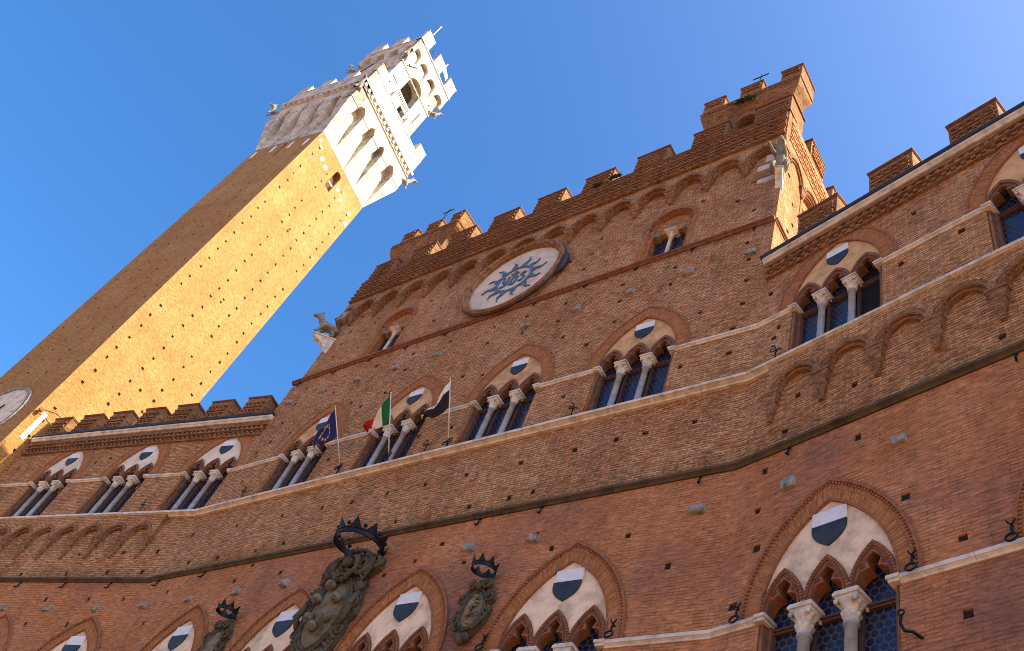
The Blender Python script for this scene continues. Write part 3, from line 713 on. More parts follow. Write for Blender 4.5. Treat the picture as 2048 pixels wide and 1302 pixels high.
# ---- the two little bell turrets above the corners
def turret(x0, x1, ov, zb, zc, zm, zt, mers, over_side, niche):
    mb = MB()
    body = [(x0, zb), (x1, zb), (x1, zc), (x0, zc)]
    hl = [[(niche-.52, zb+.1), (niche+.52, zb+.1)] + list(reversed(parch(.52, .55, 8, niche, zc-.75)))] if niche else []
    mb.plate(body, hl, 0, .95, 0, hy=[.6])
    if niche: mb.face([(niche-.52,.6,zb+.1),(niche+.52,.6,zb+.1),(niche+.52,.6,zc),(niche-.52,.6,zc)], 0)
    mb.face([(x1,.95,zb),(x0,.95,zb),(x0,.95,zc),(x1,.95,zc)], 0)
    # curved corbelling up to the overhanging head
    n = 6; prev = None
    for i in range(n+1):
        t = i/n; f = t*t*(3-2*t); a = ov*f; s_ = over_side*f
        q = [(x0-a*.4, -a, zc+.9*t), (x1+s_, -a, zc+.9*t), (x1+s_, .95+a*.35, zc+.9*t), (x0-a*.4, .95+a*.35, zc+.9*t)]
        if prev:
            for k in range(4): mb.face([prev[k], prev[(k+1) % 4], q[(k+1) % 4], q[k]])
        prev = q
    A, B = x0-ov*.4, x1+over_side
    mb.box((A, -ov, zc+.9), (B, .95+ov*.35, zm))
    dentils(mb, A+.05, B-.05, -ov, zc+1.0, 1, .12, .09, .05, .12)
    mb.box((A-.03, -ov-.05, zm-.07), (B+.03, 1.0+ov*.35, zm+.02), 1)
    mb.at('bell_turret', [M['par'], M['dent']], FC, hall)
    for a, b_ in mers:
        merlon(FC, a, b_, zm, zt, -ov, .95+ov*.35 if b_ == mers[-1][1] else .25, (.55,))
    r = MB()
    for (a, b_), (c, d) in zip(mers, mers[1:]): r.tube([(b_-.05, -ov+.2, zm+.75), (c+.05, -ov+.2, zm+.75)], .035, 6)
    r.at('iron_rail', M['iron'], FC, hall)
turret(-13.25, XR-.02, P, 40.9, 43.6, 44.75, 46.1, [(-13.35,-12.27),(-11.41,-10.3),(-9.34,-8.33)], .36, -11.0)
turret(-33.3, -29.05, P, 40.3, 42.9, 44.0, 45.2, [(-32.95,-31.85),(-31.04,-29.99),(-29.18,-28.3)], .72, None)

# ---- wing cornices, gutters, merlons
for fr, x0, x1, zc in ((FL, -16.9, .35, 28.62), (FR, -.05, 17.3, 28.74)):
    s_ = .028 if fr is FR else 0.0
    d = MB()
    for k in range(3): pass
    dentils(d, x0+.1, x1, 0, zc-.62, 2, .15, .12, .10, .15); dentils(d, x0+.1, x1, -.06, zc-.24, 1, .15, .12, .10, .15)
    d.box((x0, -.08, zc-.05), (x1, .3, zc+.30), 0)
    d.xf(lambda X, Y, Z: (X, Y, Z + s_*X)).at('dentil_frieze', [M['par'], M['dent']], fr, hall)
    c = course('cornice', M['marble'], fr, x0-.05, x1, [(.1, zc+.30), (-.14, zc+.30), (-.17, zc+.35), (-.17, zc+.39), (-.23, zc+.44), (-.23, zc+.55), (.1, zc+.56)], False, 0, 0, 0)
    gtr = course('gutter', M['lead'], fr, x0-.12, x1, [(.1, zc+.565), (-.25, zc+.565), (-.28, zc+.59), (-.29, zc+.63), (-.29, zc+.70), (-.25, zc+.70), (.1, zc+.72)])
    if s_:
        for o_ in (c, gtr):
            for v in o_.data.vertices: v.co.z += s_*v.co.x
LM = [(.91,2.32),(3.34,4.78),(5.81,7.2),(8.21,9.57),(10.65,12.09),(12.95,14.44),(15.41,16.85)]
for a, b_ in LM: merlon(FL, -b_-.02, -a-.02, 29.5, 30.95, -.02, .75, (.14, .5))
RM = [(1.19-.1,2.60),(3.80,5.33),(6.55,8.08),(9.3,10.8),(12.05,13.55)]
for a, b_ in RM: merlon(FR, a, b_, 29.75+.028*a, 31.25+.03*a, -.02, .6, (.14, .5))
wp = MB(); wp.box((-16.9, .0, 29.2), (-.2, .7, 29.56)); wp.at('parapet', M['par'], FL, hall)
wp = MB(); wp.box((0, .0, 29.3), (17.2, .55, 29.66)); wp.at('parapet', M['par'], FR, hall)

# ------------------------------------------------------------------ bell tower
tower = empty('bell_tower', 'tall square brick bell tower with a white marble crown, sunlit on its right side', 'tower', (TA.x, TA.y, 0))
def tat(mb, name, mats, fr): 
    o_ = mb.build(name, mats, tower, fr.loc - Vector((TA.x, TA.y, 0)), fr.rot); return o_
ZB = 67.25
def twall(fr, x0, x1, holes, slits, name):
    mb = MB(); hs = [sq(x, z, .095) for x, z in holes]; hl = hs + [s_ for s_ in slits]
    mb.plate([(x0, 0), (x1, 0), (x1, ZB), (x0, ZB)], hl, 0, .4, 0, rim=False, hy=[.3]*len(hs) + [.55]*len(slits))
    for p in hs: mb.face([(x, .05, z) for x, z in p], 2)  # black face near the mouth of each hole as painted shade
    for p in slits: mb.face([(x, .55, z) for x, z in p], 1)  # slit backs coloured dark in place of real shade
    tat(mb, name, [M['tow'], M['shadowb'], M['hole_shade']], fr)
def th(x0, sgn):
    L = []
    for ci, u in enumerate((.85, 3.04, 5.1, 6.92)):
        z = 28 + ci*.45
        while z < 65.8:
            if random.random() < .95: L.append((sgn*u + random.uniform(-.07,.07), z + random.uniform(-.1,.1)))
            z += 1.178
    return L
slitw = [[(3.5, 63.9), (4.25, 63.9)] + list(reversed(parch(.37, .37, 5, 3.875, 66.2)))]
hW = [h for h in th(0, 1) if not (3.2 < h[0] < 4.5 and 63.5 < h[1] < 67)]
twall(FTW, 0, TW, hW + [(3.93, 36.86), (3.86, 46.7), (3.9, 47.05), (3.94, 56.8), (3.94, 57.1)], slitw, 'brick_shaft')
slitf = [[(-4.15, 64.3), (-3.65, 64.3), (-3.6, 66.8), (-4.1, 66.8)]]
hF = [h for h in th(0, -1) if h[1] > 34]
twall(FTF, -TW, 0, hF, slitf, 'brick_shaft')
bk = MB(); bk.box((-TW, .6, 0), (-.6, TW, ZB)); tat(bk, 'brick_core', M['tow'], FTF)
wp = MB(); wp.box((.5, -.03, 28.75), (.78, .02, 30.85)); tat(wp, 'plaster_patch', M['white'], FTW)
# pale repair stones high on the shaft
for (u, z) in ((.45, 66.35), (.95, 66.0), (1.75, 65.3), (2.5, 65.15), (4.75, 65.2), (5.6, 64.9), (7.1, 65.0), (7.45, 63.9)):
    pt = MB(); a, b_ = random.uniform(.14,.26), random.uniform(.16,.3); pt.plate([(u-a, z-b_), (u+a*.8, z-b_*.8), (u+a, z+b_*.3), (u+a*.6, z+b_), (u-a*.9, z+b_*.7)], (), -.012, .02); tat(pt, 'stone_patch', M['white'], FTW)
for (u, z) in ((-7.2, 66.1), (-5.0, 66.2), (-2.9, 66.0), (-1.0, 65.7)):
    pt = MB(); pt.box((u-.14, -.012, z-.6), (u+.14, .02, z+.6)); tat(pt, 'stone_patch', M['white'], FTF)
sb = MB(); sb.box((3.62, .1, 64.75), (4.2, .2, 64.9)); tat(sb, 'slit_bar', M['white'], FTW)
# stone crown: ribs like inverted pyramids, arches, dentils, merlons
OV = .97; ZS = 72.3
def crown_face(fr, lo, hi, mir):
    """lo..hi is the shaft face; mir: -1 when the face runs to negative x"""
    mb = MB(); n = 5
    c = [(lo + hi)/2 + (hi-lo)*(k-2)*.2495 for k in range(n)]
    c[0], c[4] = lo, hi
    mb.face([(lo,-.02,ZB),(hi,-.02,ZB),(hi,-.02,75),(lo,-.02,75)], 0)
    tops = []
    for k, x in enumerate(c):
        if k == 0: a, b_ = lo-OV, lo+.3
        elif k == n-1: a, b_ = hi-.3, hi+OV
        else: a, b_ = x-.56, x+.56
        tops.append((a, b_))
        xa = x if 0 < k < n-1 else x
        # inverted pyramid: apex on the shaft, square head carrying the arches
        if 0 < k < n-1:
            ap = (x, -.02, ZB+.25); H = [(a,-OV,ZS-.55),(b_,-OV,ZS-.55),(b_,-.02,ZS-.55),(a,-.02,ZS-.55)]
            ap2 = [(x-.09,-.03,ZB+.25),(x+.09,-.03,ZB+.25)]
            mb.face([ap2[0],ap2[1],H[1],H[0]]); mb.face([ap2[1],(x+.05,-.0,ZB+.25),H[2],H[1]]); mb.face([(x-.05,-.0,ZB+.25),ap2[0],H[0],H[3]])
        else:
            s_ = -1 if k == 0 else 1; e = lo if k == 0 else hi; inn = b_ if k == 0 else a; out = a if k == 0 else b_
            Z0 = ZB+.05; Z1 = ZS-.55
            mb.face([(e, -.02, Z0), (e - s_*.0, -.02, Z0+.01), (inn, -OV, Z1), (out, -OV, Z1)])
            mb.face([(e - s_*.05, -.0, Z0), (inn, -.0, Z1), (inn, -OV, Z1), (e, -.03, Z0)])
        mb.box((a, -OV, ZS-.55), (b_, .0, ZS), 0)
    mb.box((lo-OV-.05, -OV-.06, ZS-.02), (lo+.35, .0, ZS+.05), 1); mb.box((hi-.35, -OV-.06, ZS-.02), (hi+OV+.05, .0, ZS+.05), 1)
    for x in c[1:-1]: mb.box((x-.6, -OV-.06, ZS-.02), (x+.6, .0, ZS+.05), 1)
    bot = [(lo-OV, ZS+.05)]
    for k in range(n-1):
        a, b_ = tops[k][1], tops[k+1][0]; bot += parch((b_-a)/2, .95, 7, (a+b_)/2, ZS+.05)
    bot.append((hi+OV, ZS+.05))
    mb.plate(bot + [(hi+OV, 75.0), (lo-OV, 75.0)], (), -OV, .3, 0)
    for k in range(n-1):
        a, b_ = tops[k][1], tops[k+1][0]
        ringplate(mb, parch((b_-a)/2+.42, 1.38, 7, (a+b_)/2, ZS+.05), parch((b_-a)/2+.30, 1.26, 7, (a+b_)/2, ZS+.05), -OV-.04, -OV+.03, 1)
    mb.box((lo-OV-.12, -OV-.12, 74.55), (hi+OV+.12, .0, 74.65), 1)
    x = lo-OV
    while x < hi+OV: mb.box((x, -OV-.22, 74.72), (x+.30, -OV+.05, 75.2), 0); x += .66
    mb.box((lo-OV-.02, -OV-.03, 75.0), (hi+OV+.02, .0, 75.25), 1)
    mb.box((lo-1.24, -1.24, 75.25), (hi+1.24, .2, 75.6), 1)
    mb.box((lo-1.07, -1.07, 75.6), (hi+1.07, -.6, 77.85), 0)
    mb.box((lo-1.12, -1.12, 77.85), (hi+1.12, -.55, 77.98), 1)
    tat(mb, 'marble_crown', [M['trav'], M['marble']], fr)
    wd = hi - lo + 2.14
    for k in range(4):
        a = lo-1.07 + (wd-1.3)*k/3; wm = 1.3
        if mir < 0 and k == 3: continue
        m_ = MB(); m_.box((a, -1.07, 77.98), (a+wm, -.45, 79.35)); m_.box((a-.04, -1.11, 79.35), (a+wm+.04, -.41, 79.45), 1)
        tat(m_, 'crown_merlon', [M['trav'], M['marble']], fr)
crown_face(FTF, -TW, 0, -1); crown_face(FTW, 0, TW, 1)
ca = MB(); ca.box((-TW-1.0, .3, 72.6), (-.3, TW+1.0, 77.8)); 
ca.box((-TW-1.0, .3, 67.2), (-.3, TW-.3, 72.6)) if False else None
tat(ca, 'crown_core', M['trav'], FTF)
# upper lantern
I0 = .7
def lantern_face(fr, lo, hi, big):
    mb = MB(); a, b_ = lo+I0, hi-I0; mid = (a+b_)/2
    win = [(mid-1.12, 78.4), (mid+1.12, 78.4)] + list(reversed(parch(1.12, 1.25, 10, mid, 86.05)))
    mb.plate([(a, 77), (b_, 77), (b_, 89.2), (a, 89.2)], [win], I0, I0+1.2, 0, rim=False)
    ringplate(mb, parch(1.52, 1.7, 10, mid, 86.05), parch(1.40, 1.55, 10, mid, 86.05), I0-.05, I0+.03, 1)
    for x0, x1 in ((a, mid-1.12), (mid+1.12, b_)): mb.box((x0-.06 if x0 == a else x0, I0-.09, 85.98), (x1+.06 if x1 == b_ else x1, I0+.2, 86.12), 1)
    mb.box((mid-1.12, I0+.02, 85.98), (mid+1.12, I0+.18, 86.1), 1)
    # arched corbel table
    o_ = .3; n = 4; st = (b_-a+2*(I0-o_))/n; A, B = lo+o_, hi-o_; bot = [(A, 88.95)]
    for k in range(n): bot += parch(st/2-.28, .62, 6, A+st*(k+.5), 88.95)
    bot.append((B, 88.95)); mb.plate(bot + [(B, 91.0), (A, 91.0)], (), o_, I0+.1, 0)
    for k in range(1, n):
        x = A+st*k; mb.mesh([(x-.28,o_,88.95),(x+.28,o_,88.95),(x+.28,I0,88.95),(x-.28,I0,88.95),(x-.06,I0-.03,87.9),(x+.06,I0-.03,87.9)], [(0,1,5,4),(1,2,5),(0,4,3)], 0)
    for x in (A, B): mb.box((min(x, x + (.3 if x == A else -.3)), o_, 88.3), (max(x, x + (.3 if x == A else -.3)), I0+.1, 88.95), 0)
    mb.box((A-.08, o_-.1, 91.0), (B+.08, I0+.3, 91.15), 1)
    tat(mb, 'lantern', [M['trav'], M['marble']], fr)
    for k in range(3):
        x = A + (B-A-1.5)*k/2
        if big and k == 2: continue
        m_ = MB(); m_.box((x, o_, 91.15), (x+1.5, o_+.55, 93.4)); m_.box((x-.05, o_-.05, 93.4), (x+1.55, o_+.6, 93.52), 1); tat(m_, 'crown_merlon', [M['trav'], M['marble']], fr)
    rl = MB()
    rl.box((mid-1.1, I0+.12, 83.2), (mid+1.1, I0+.24, 83.34)); rl.box((mid-1.1, I0+.12, 82.2), (mid+1.1, I0+.24, 82.3))
    for q in range(10): rl.box((mid-1.06+q*.225, I0+.14, 82.3), (mid-.97+q*.225, I0+.22, 83.2))
    tat(rl, 'balustrade', M['white'], fr)
    ir = MB()
    ir.box((mid-2.75, I0-.05, 83.1), (mid-1.85, I0, 83.17)); ir.tube([(mid+2.3, I0-.04, 80.5), (mid+2.3, I0-.04, 84.6)], .05, 6); ir.tube([(mid-2.4, I0-.04, 86.5), (mid-1.4, I0-.04, 88.2)], .05, 6)
    tat(ir, 'iron_tie', M['iron'], fr)
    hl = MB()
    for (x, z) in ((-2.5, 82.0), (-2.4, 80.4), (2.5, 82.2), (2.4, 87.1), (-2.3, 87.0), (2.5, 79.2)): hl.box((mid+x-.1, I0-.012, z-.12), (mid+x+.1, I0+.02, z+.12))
    tat(hl, 'hole_shade_patch', M['dark'], fr)  # flat black patches on the wall paint the shade of holes
lantern_face(FTF, -TW, 0, True); lantern_face(FTW, 0, TW, False)
lc = MB(); lc.box((-TW+I0, TW-I0-.4, 77), (-I0-.0, TW-I0, 91)); lc.box((-TW+I0, I0+1.2, 77), (-TW+I0+.4, TW-I0, 91)); lc.box((-TW+I0, I0, 90.6), (-I0, TW-I0, 91.0)); lc.box((-TW+.3, .9, 77.0), (-.9, TW-.3, 77.2))
lc.box((-TW/2-.9, TW/2-.9, 77.2), (-TW/2+.9, TW/2+.9, 80.0))
tat(lc, 'lantern_core', M['trav'], FTF)
bell = MB(); bell.lathe([(1.05, 0), (1.0, .15), (.82, .6), (.7, 1.2), (.55, 1.6), (.2, 1.8)], 0, 0, 20); bell.xf(lambda x, y, z: (x-TW/2, y+TW/2, z+84.2))
tat(bell, 'bell', plain('bronze', (.07,.06,.035), .45, .8, .3, 4), FTF)
fm = MB()                                            # iron bell cage on the roof
for a in (-1, 1):
    for b_ in (-1, 1): fm.tube([(-TW/2+a*1.7, TW/2+b_*1.7, 91.1), (-TW/2+a*1.2, TW/2+b_*1.2, 95.2)], .09, 6)
for z, r in ((92.4, 1.55), (93.8, 1.37), (95.2, 1.2)):
    q = [(-TW/2+r, TW/2+r, z), (-TW/2-r, TW/2+r, z), (-TW/2-r, TW/2-r, z), (-TW/2+r, TW/2-r, z)]; fm.tube(q, .06, 6, 0, True)
for k in range(4): fm.tube([(-TW/2+1.2*(1, -1, -1, 1)[k], TW/2+1.2*(1, 1, -1, -1)[k], 95.2), (-TW/2, TW/2, 97.4)], .06, 6)
fm.lathe([(.75, 95.25), (.7, 95.5), (.5, 96.0), (.42, 96.4), (.1, 96.5)], -TW/2, TW/2, 12)
fm.tube([(-TW/2, TW/2, 97.3), (-TW/2, TW/2, 99.2)], .05, 6)
tat(fm, 'bell_cage', M['iron'], FTF)

# clock: a thing fixed on the front of the shaft
ck = empty('tower_clock', 'round white clock face with a grey rim on the shaded side of the tower', 'clock', FTF.p(-3.85, 0, 30.55), FTF.rot)
def disc(mb, r, y0, y1, m=0, n=48, r0=0):
    o_ = [(r*cos(2*pi*k/n), r*sin(2*pi*k/n)) for k in range(n)]
    mb.plate(o_, [[(r0*cos(2*pi*k/n), r0*sin(2*pi*k/n)) for k in range(n)]] if r0 else (), y0, y1, m)
mb = MB(); disc(mb, 2.2, -.06, .02); mb.build('dial', M['plast3'], ck)
mb = MB(); disc(mb, 2.45, -.12, .02, 0, 48, 2.2); mb.build('rim', M['grey'], ck)
mb = MB()
for k in range(12):
    a = k*pi/6; mb.box((-.05, -.075, 1.55), (.05, -.055, 2.0)); n_ = 8
    v = mb.v[-8:]; mb.v[-8:] = [(x*cos(a)+z*sin(a), y, -x*sin(a)+z*cos(a)) for x, y, z in v]
mb.build('hour_marks', plain('mark_grey', (.42,.42,.42), .8), ck)
mb = MB()
for a, L_, w_ in ((.5, .85, .06), (2.4, .6, .08)):
    mb.box((-w_, -.13, -.3), (w_, -.10, L_)); v = mb.v[-8:]; mb.v[-8:] = [(x*cos(a)+z*sin(a), y, -x*sin(a)+z*cos(a)) for x, y, z in v]
for k in range(8): mb.ball((.38*cos(k*pi/4), -.1, .38*sin(k*pi/4)), .13, 0, 8, 6, (1,.3,1))
mb.ball((0,-.12,0), .2, 0, 10, 6, (1,.4,1)); mb.build('hand', M['iron'], ck)

# ------------------------------------------------------------------ animals in stone
def skin_mesh(name, pts, edges, rad, sub=2):
    me = bpy.data.meshes.new(name+'_s'); me.from_pydata(pts, edges, []); o_ = bpy.data.objects.new(name+'_s', me); COL.objects.link(o_)
    md = o_.modifiers.new('Skin', 'SKIN'); md.use_smooth_shade = True
    for v, r in zip(me.skin_vertices[0].data, rad): v.radius = r if isinstance(r, tuple) else (r, r)
    me.skin_vertices[0].data[0].use_root = True
    ss = o_.modifiers.new('Sub', 'SUBSURF'); ss.levels = sub; ss.render_levels = sub
    dg = bpy.context.evaluated_depsgraph_get(); m2 = bpy.data.meshes.new_from_object(o_.evaluated_get(dg)); m2.name = name
    bpy.data.objects.remove(o_); bpy.data.meshes.remove(me)
    return m2
def wolf_mesh():
    # x forward, z up; feet at z=0, about 1.1 m long
    V = [(-.02,0,.62),(.30,0,.66),(.62,0,.68),(.82,0,.92),(.97,0,1.16),(1.12,0,1.17),(1.32,0,1.08),
         (.62,.13,.50),(.66,.14,.26),(.70,.14,.03),(.82,.14,.02), (.62,-.13,.50),(.66,-.14,.26),(.70,-.14,.03),(.82,-.14,.02),
         (-.06,.14,.48),(.08,.15,.30),(-.06,.15,.16),(-.02,.15,.03),(.10,.15,.02), (-.06,-.14,.48),(.08,-.15,.30),(-.06,-.15,.16),(-.02,-.15,.03),(.10,-.15,.02),
         (-.16,0,.52),(-.24,0,.30),(-.20,0,.10), (.94,.08,1.28),(.90,.09,1.42),(.94,-.08,1.28),(.90,-.09,1.42)]
    E = [(0,1),(1,2),(2,3),(3,4),(4,5),(5,6),(2,7),(7,8),(8,9),(9,10),(2,11),(11,12),(12,13),(13,14),(0,15),(15,16),(16,17),(17,18),(18,19),(0,20),(20,21),(21,22),(22,23),(23,24),(0,25),(25,26),(26,27),(4,28),(28,29),(4,30),(30,31)]
    R = [.17,(.15,.17),.20,.15,.13,.10,.055, .10,.062,.05,.05,.10,.062,.05,.05, .12,.10,.055,.05,.05,.12,.10,.055,.05,.05, .06,.05,.035, .05,.018,.05,.018]
    return skin_mesh('wolf_body', V, E, R)
WM = wolf_mesh(); WM.materials.append(M['wolf'])
def rearing_mesh():
    V = [(.12,0,.28),(.20,0,.62),(.30,0,1.0),(.42,.0,1.32),(.60,0,1.52),(.86,.0,1.50),
         (.32,.16,.98),(.60,.16,.86),(.84,.12,.98),(.96,.12,.96),(.32,-.16,.98),(.58,-.26,.86),(.78,-.36,1.0),(.90,-.40,.98),
         (.10,.20,.30),(.42,.24,.34),(.34,.24,.04),(.54,.24,.02),(.10,-.20,.30),(.42,-.24,.34),(.34,-.24,.04),(.54,-.24,.02),
         (.50,.09,1.66),(.46,.10,1.80),(.50,-.09,1.66),(.46,-.10,1.80),(-.02,0,.2),(-.10,.0,.6)]
    E = [(0,1),(1,2),(2,3),(3,4),(4,5),(2,6),(6,7),(7,8),(8,9),(2,10),(10,11),(11,12),(12,13),(0,14),(14,15),(15,16),(16,17),(0,18),(18,19),(19,20),(20,21),(4,22),(22,23),(4,24),(24,25),(0,26),(26,27)]
    R = [.22,.20,.23,.17,.15,.07,.11,.07,.06,.05,.11,.07,.06,.05,.15,.11,.06,.06,.15,.11,.06,.06,.06,.02,.06,.02,.07,.05]
    return skin_mesh('wolf_rearing', V, E, R)
WM3 = rearing_mesh(); WM3.materials.append(M['wolf'])
WM2 = WM.copy(); WM2.materials[0] = M['grey']
def wolf(x, ang, z, lab, mesh=None):
    r = empty('wolf_statue', lab, 'statue', (x, D, z), ang)
    bo = bpy.data.objects.new('wolf_body', mesh or WM); COL.objects.link(bo); bo.parent = r; bo.location = (.12, 0, .52); bo.scale = (1.22, 1.55, 1.16) if mesh is None else (1.1, 1.1, 1.05)
    br = MB()                                           # console: scroll-fronted bracket
    prof = [(-.3,.42),(.96,.42),(.96,.34),(.90,.30),(.88,.22),(.72,.14),(.55,.08),(.44,-.04),(.26,-.16),(.12,-.36),(.03,-.62),(-.3,-.66)]
    br.plate(prof[::-1], (), -.17, .17, 0, back=True)
    br.box((-.3,-.23,.42),(1.02,.23,.48)); br.box((-.3,-.20,.48),(.98,.20,.53))
    for s_ in (-.14, .14): br.tube([(.87+.06*cos(a*.9), s_, .26+.06*sin(a*.9)) for a in range(0, 8)], .04, 6)
    bo2 = br.build('bracket', M['marble'], r)
    if mesh: bo2.scale = (.55, .8, .75); bo2.location = (.0, 0, .12)
wolf(-33.3, radians(225), 34.65, 'weathered stone she-wolf on a console, seen against the sky')
wolf(-8.80, radians(-72), 35.0, 'stone she-wolf rearing on a console at the sunlit right corner', WM3)
# travertine anchor stones beside the right-hand console
for x0, x1, z0, z1 in ((-9.55,-9.0,37.4,38.0),(-9.85,-9.05,36.75,37.15),(-9.75,-9.0,35.6,35.95)):
    q = MB(); q.box((x0,-.02,z0),(x1,.05,z1)); q.at('stone_block', M['marble'], FC, hall)
q = MB(); q.plate([(-33.62,36.62),(-33.2,36.62),(-32.85,36.95),(-32.95,37.25),(-33.68,37.3)], (), -.38, .05); q.at('corner_corbel', M['grey'], FC, hall)
# gargoyle wolves on the tower crown
def garg(fr, x, y, z, a, s_):
    o_ = bpy.data.objects.new('gargoyle', WM2); COL.objects.link(o_); o_.parent = tower; o_.location = fr.p(x, y, z) - Vector((TA.x, TA.y, 0)); o_.rotation_euler = (0, radians(-8), a); o_.scale = (s_,)*3
aF = FTF.rot
garg(FTF, -TW-OV+.25, -OV+.25, 72.9, aF+radians(225), 1.35); garg(FTF, OV-.25, -OV+.25, 72.9, aF+radians(-45), 1.35); garg(FTW, TW+OV-.25, -OV+.25, 72.9, aF+radians(45), 1.35)
garg(FTF, -I0, I0, 86.2, aF+radians(-45), 1.1); garg(FTF, -TW+I0, I0, 86.2, aF+radians(225), 1.1); garg(FTW, TW-I0, I0, 86.2, aF+radians(45), 1.1)

# ------------------------------------------------------------------ monogram disc
dz0 = 34.62 + .0
md = empty('monogram_disc', 'big round plaster disc with a blue flaming sun and monogram', 'emblem', FC.p(-21.25, 0, dz0))
mb = MB(); disc(mb, 2.42, -.10, .04, 0, 64); mb.build('disc', M['sky_disc'], md)
mb = MB(); N = 64
prof = [(2.38, -.10), (2.45, -.34), (2.60, -.41), (2.70, -.34), (2.72, .05)]
for i in range(N):
    a, b_ = 2*pi*i/N, 2*pi*(i+1)/N
    for (r0, y0), (r1, y1) in zip(prof, prof[1:]): mb.face([(r0*cos(a),y0,r0*sin(a)),(r0*cos(b_),y0,r0*sin(b_)),(r1*cos(b_),y1,r1*sin(b_)),(r1*cos(a),y1,r1*sin(a))], 0, [(2.6*a,r0+y0),(2.6*b_,r0+y0),(2.6*b_,r1+y1),(2.6*a,r1+y1)])
mb.build('rim', M['par'], md)
mb = MB(); mb.tube([(2.72*cos(2*pi*k/64), -.20, 2.72*sin(2*pi*k/64)) for k in range(64)], .05, 6, 0, True)
for a in (.02,): mb.tube([(2.80*cos(a+t), -.18, 2.80*sin(a+t)) for t in (-.42,-.25,-.08,.08,.2)], [.04,.15,.18,.16,.05], 8)
mb.build('iron_hoop', M['lead'], md)
mb = MB(); disc(mb, 1.0, -.15, -.09, 0, 40, .86)
for k in range(12):
    a = k*pi/6 + pi/12; L_ = []; R_ = []; n_ = 10; ln = 1.74 if k % 2 == 0 else 1.6
    for i in range(n_+1):
        t = i/n_; r = .97 + (ln-.97)*t; off = .085*sin(t*2*pi*1.25)*(.4+.6*t); wd = .15*(1-t)**1.5 + .014*(1-t)**.3
        px, pz = r*cos(a) - off*sin(a), r*sin(a) + off*cos(a)
        L_.append((px + wd*sin(a), pz - wd*cos(a))); R_.append((px - wd*sin(a), pz + wd*cos(a)))
    mb.plate(L_ + R_[::-1], (), -.16, -.09)
mb.build('sun_rays', M['blue'], md)
mb = MB()                                            # y h s in black-letter strokes
def stroke(p, w_, y=-.16):
    for (a, b_) in zip(p, p[1:]):
        dx, dz = b_[0]-a[0], b_[1]-a[1]; l_ = math.hypot(dx, dz); nx, nz = -dz/l_*w_/2, dx/l_*w_/2
        mb.plate([(a[0]-nx,a[1]-nz),(b_[0]-nx,b_[1]-nz),(b_[0]+nx,b_[1]+nz),(a[0]+nx,a[1]+nz)], (), y, -.09)
stroke([(-.62,.30),(-.56,-.12),(-.40,-.20)], .10); stroke([(-.34,.32),(-.36,-.30),(-.50,-.46),(-.66,-.42)], .09); stroke([(-.68,.34),(-.56,.26)], .07)
stroke([(-.08,.66),(-.12,-.42)], .11, -.162); stroke([(-.10,.10),(.06,.24),(.17,.14),(.15,-.30),(.04,-.48)], .10, -.158); stroke([(-.30,.47),(.14,.47)], .07, -.166); stroke([(-.19,-.40),(-.02,-.46)], .07, -.164)
stroke([(.60,.30),(.42,.34),(.34,.18),(.54,.02),(.60,-.16),(.48,-.34),(.32,-.30)], .10)
mb.build('lettering', M['blue'], md)

# ------------------------------------------------------------------ coats of arms
def blob_ring(mb, rx, rz, cx, cz, y, n, r, sc=(1,1,1), a0=0, a1=2*pi, m=0):
    for k in range(n):
        a = a0 + (a1-a0)*k/n; mb.ball((cx+rx*cos(a), y, cz+rz*sin(a)), r*random.uniform(.8,1.2), m, 7, 5, sc)
def oval(cx, cz, rx, rz, n=36): return [(cx+rx*cos(2*pi*k/n), cz+rz*sin(2*pi*k/n)) for k in range(n)]
def spiral(mb, cx, cz, y, r0, turns, w_, dirn=1, a0=0):
    n = int(14*turns); P_ = [(cx + r0*(1-.8*k/n)*cos(a0+dirn*2*pi*turns*k/n), y-.06*k/n, cz + r0*(1-.8*k/n)*sin(a0+dirn*2*pi*turns*k/n)) for k in range(n+1)]
    mb.tube(P_, [w_*(1-.5*k/n) for k in range(n+1)], 7)
def iron_crown(parent, c, r, band, spike, n, tilt, balls):
    mb = MB(); N = n*8
    def pt(a, h, rr=1.): return (r*rr*cos(a), r*rr*sin(a), h)
    for i in range(N):
        a, b_ = 2*pi*i/N, 2*pi*(i+1)/N
        def hh(t): 
            u = (t*n/(2*pi)) % 1; v = abs(u-.5)*2; return band + spike*max(0, 1-v)**1.7
        ha, hb = hh(a), hh(b_); fa, fb = 1+.16*(ha-band)/spike, 1+.16*(hb-band)/spike
        q = [pt(a,0), pt(b_,0), pt(b_,band), pt(a,band)]; mb.face(q); mb.face([pt(a,band), pt(b_,band), pt(b_,hb,fb), pt(a,ha,fa)])
        q2 = [pt(a,0,.96), pt(b_,0,.96), pt(b_,band,.96), pt(a,band,.96)]; mb.face(q2[::-1]); mb.face([pt(a,0),pt(a,0,.96),pt(b_,0,.96),pt(b_,0)])
    mb.tube([pt(2*pi*k/40, band, 1.0) for k in range(40)], .018*r/.5, 6, 0, True); mb.tube([pt(2*pi*k/40, 0, .99) for k in range(40)], .018*r/.5, 6, 0, True)
    if balls:
        for k in range(n):
            a = 2*pi*k/n; mb.tube([pt(a,band), pt(a,band+spike*.3)], .02, 5); mb.ball(pt(a, band+spike*.42), .07, 0, 8, 6)
    mb.tube([(0, r*.9, .02), (0, r+.5, .02)], .03, 6)
    o_ = mb.build('iron_crown', M['iron'], parent, c); o_.rotation_euler = (tilt, 0, 0); return o_

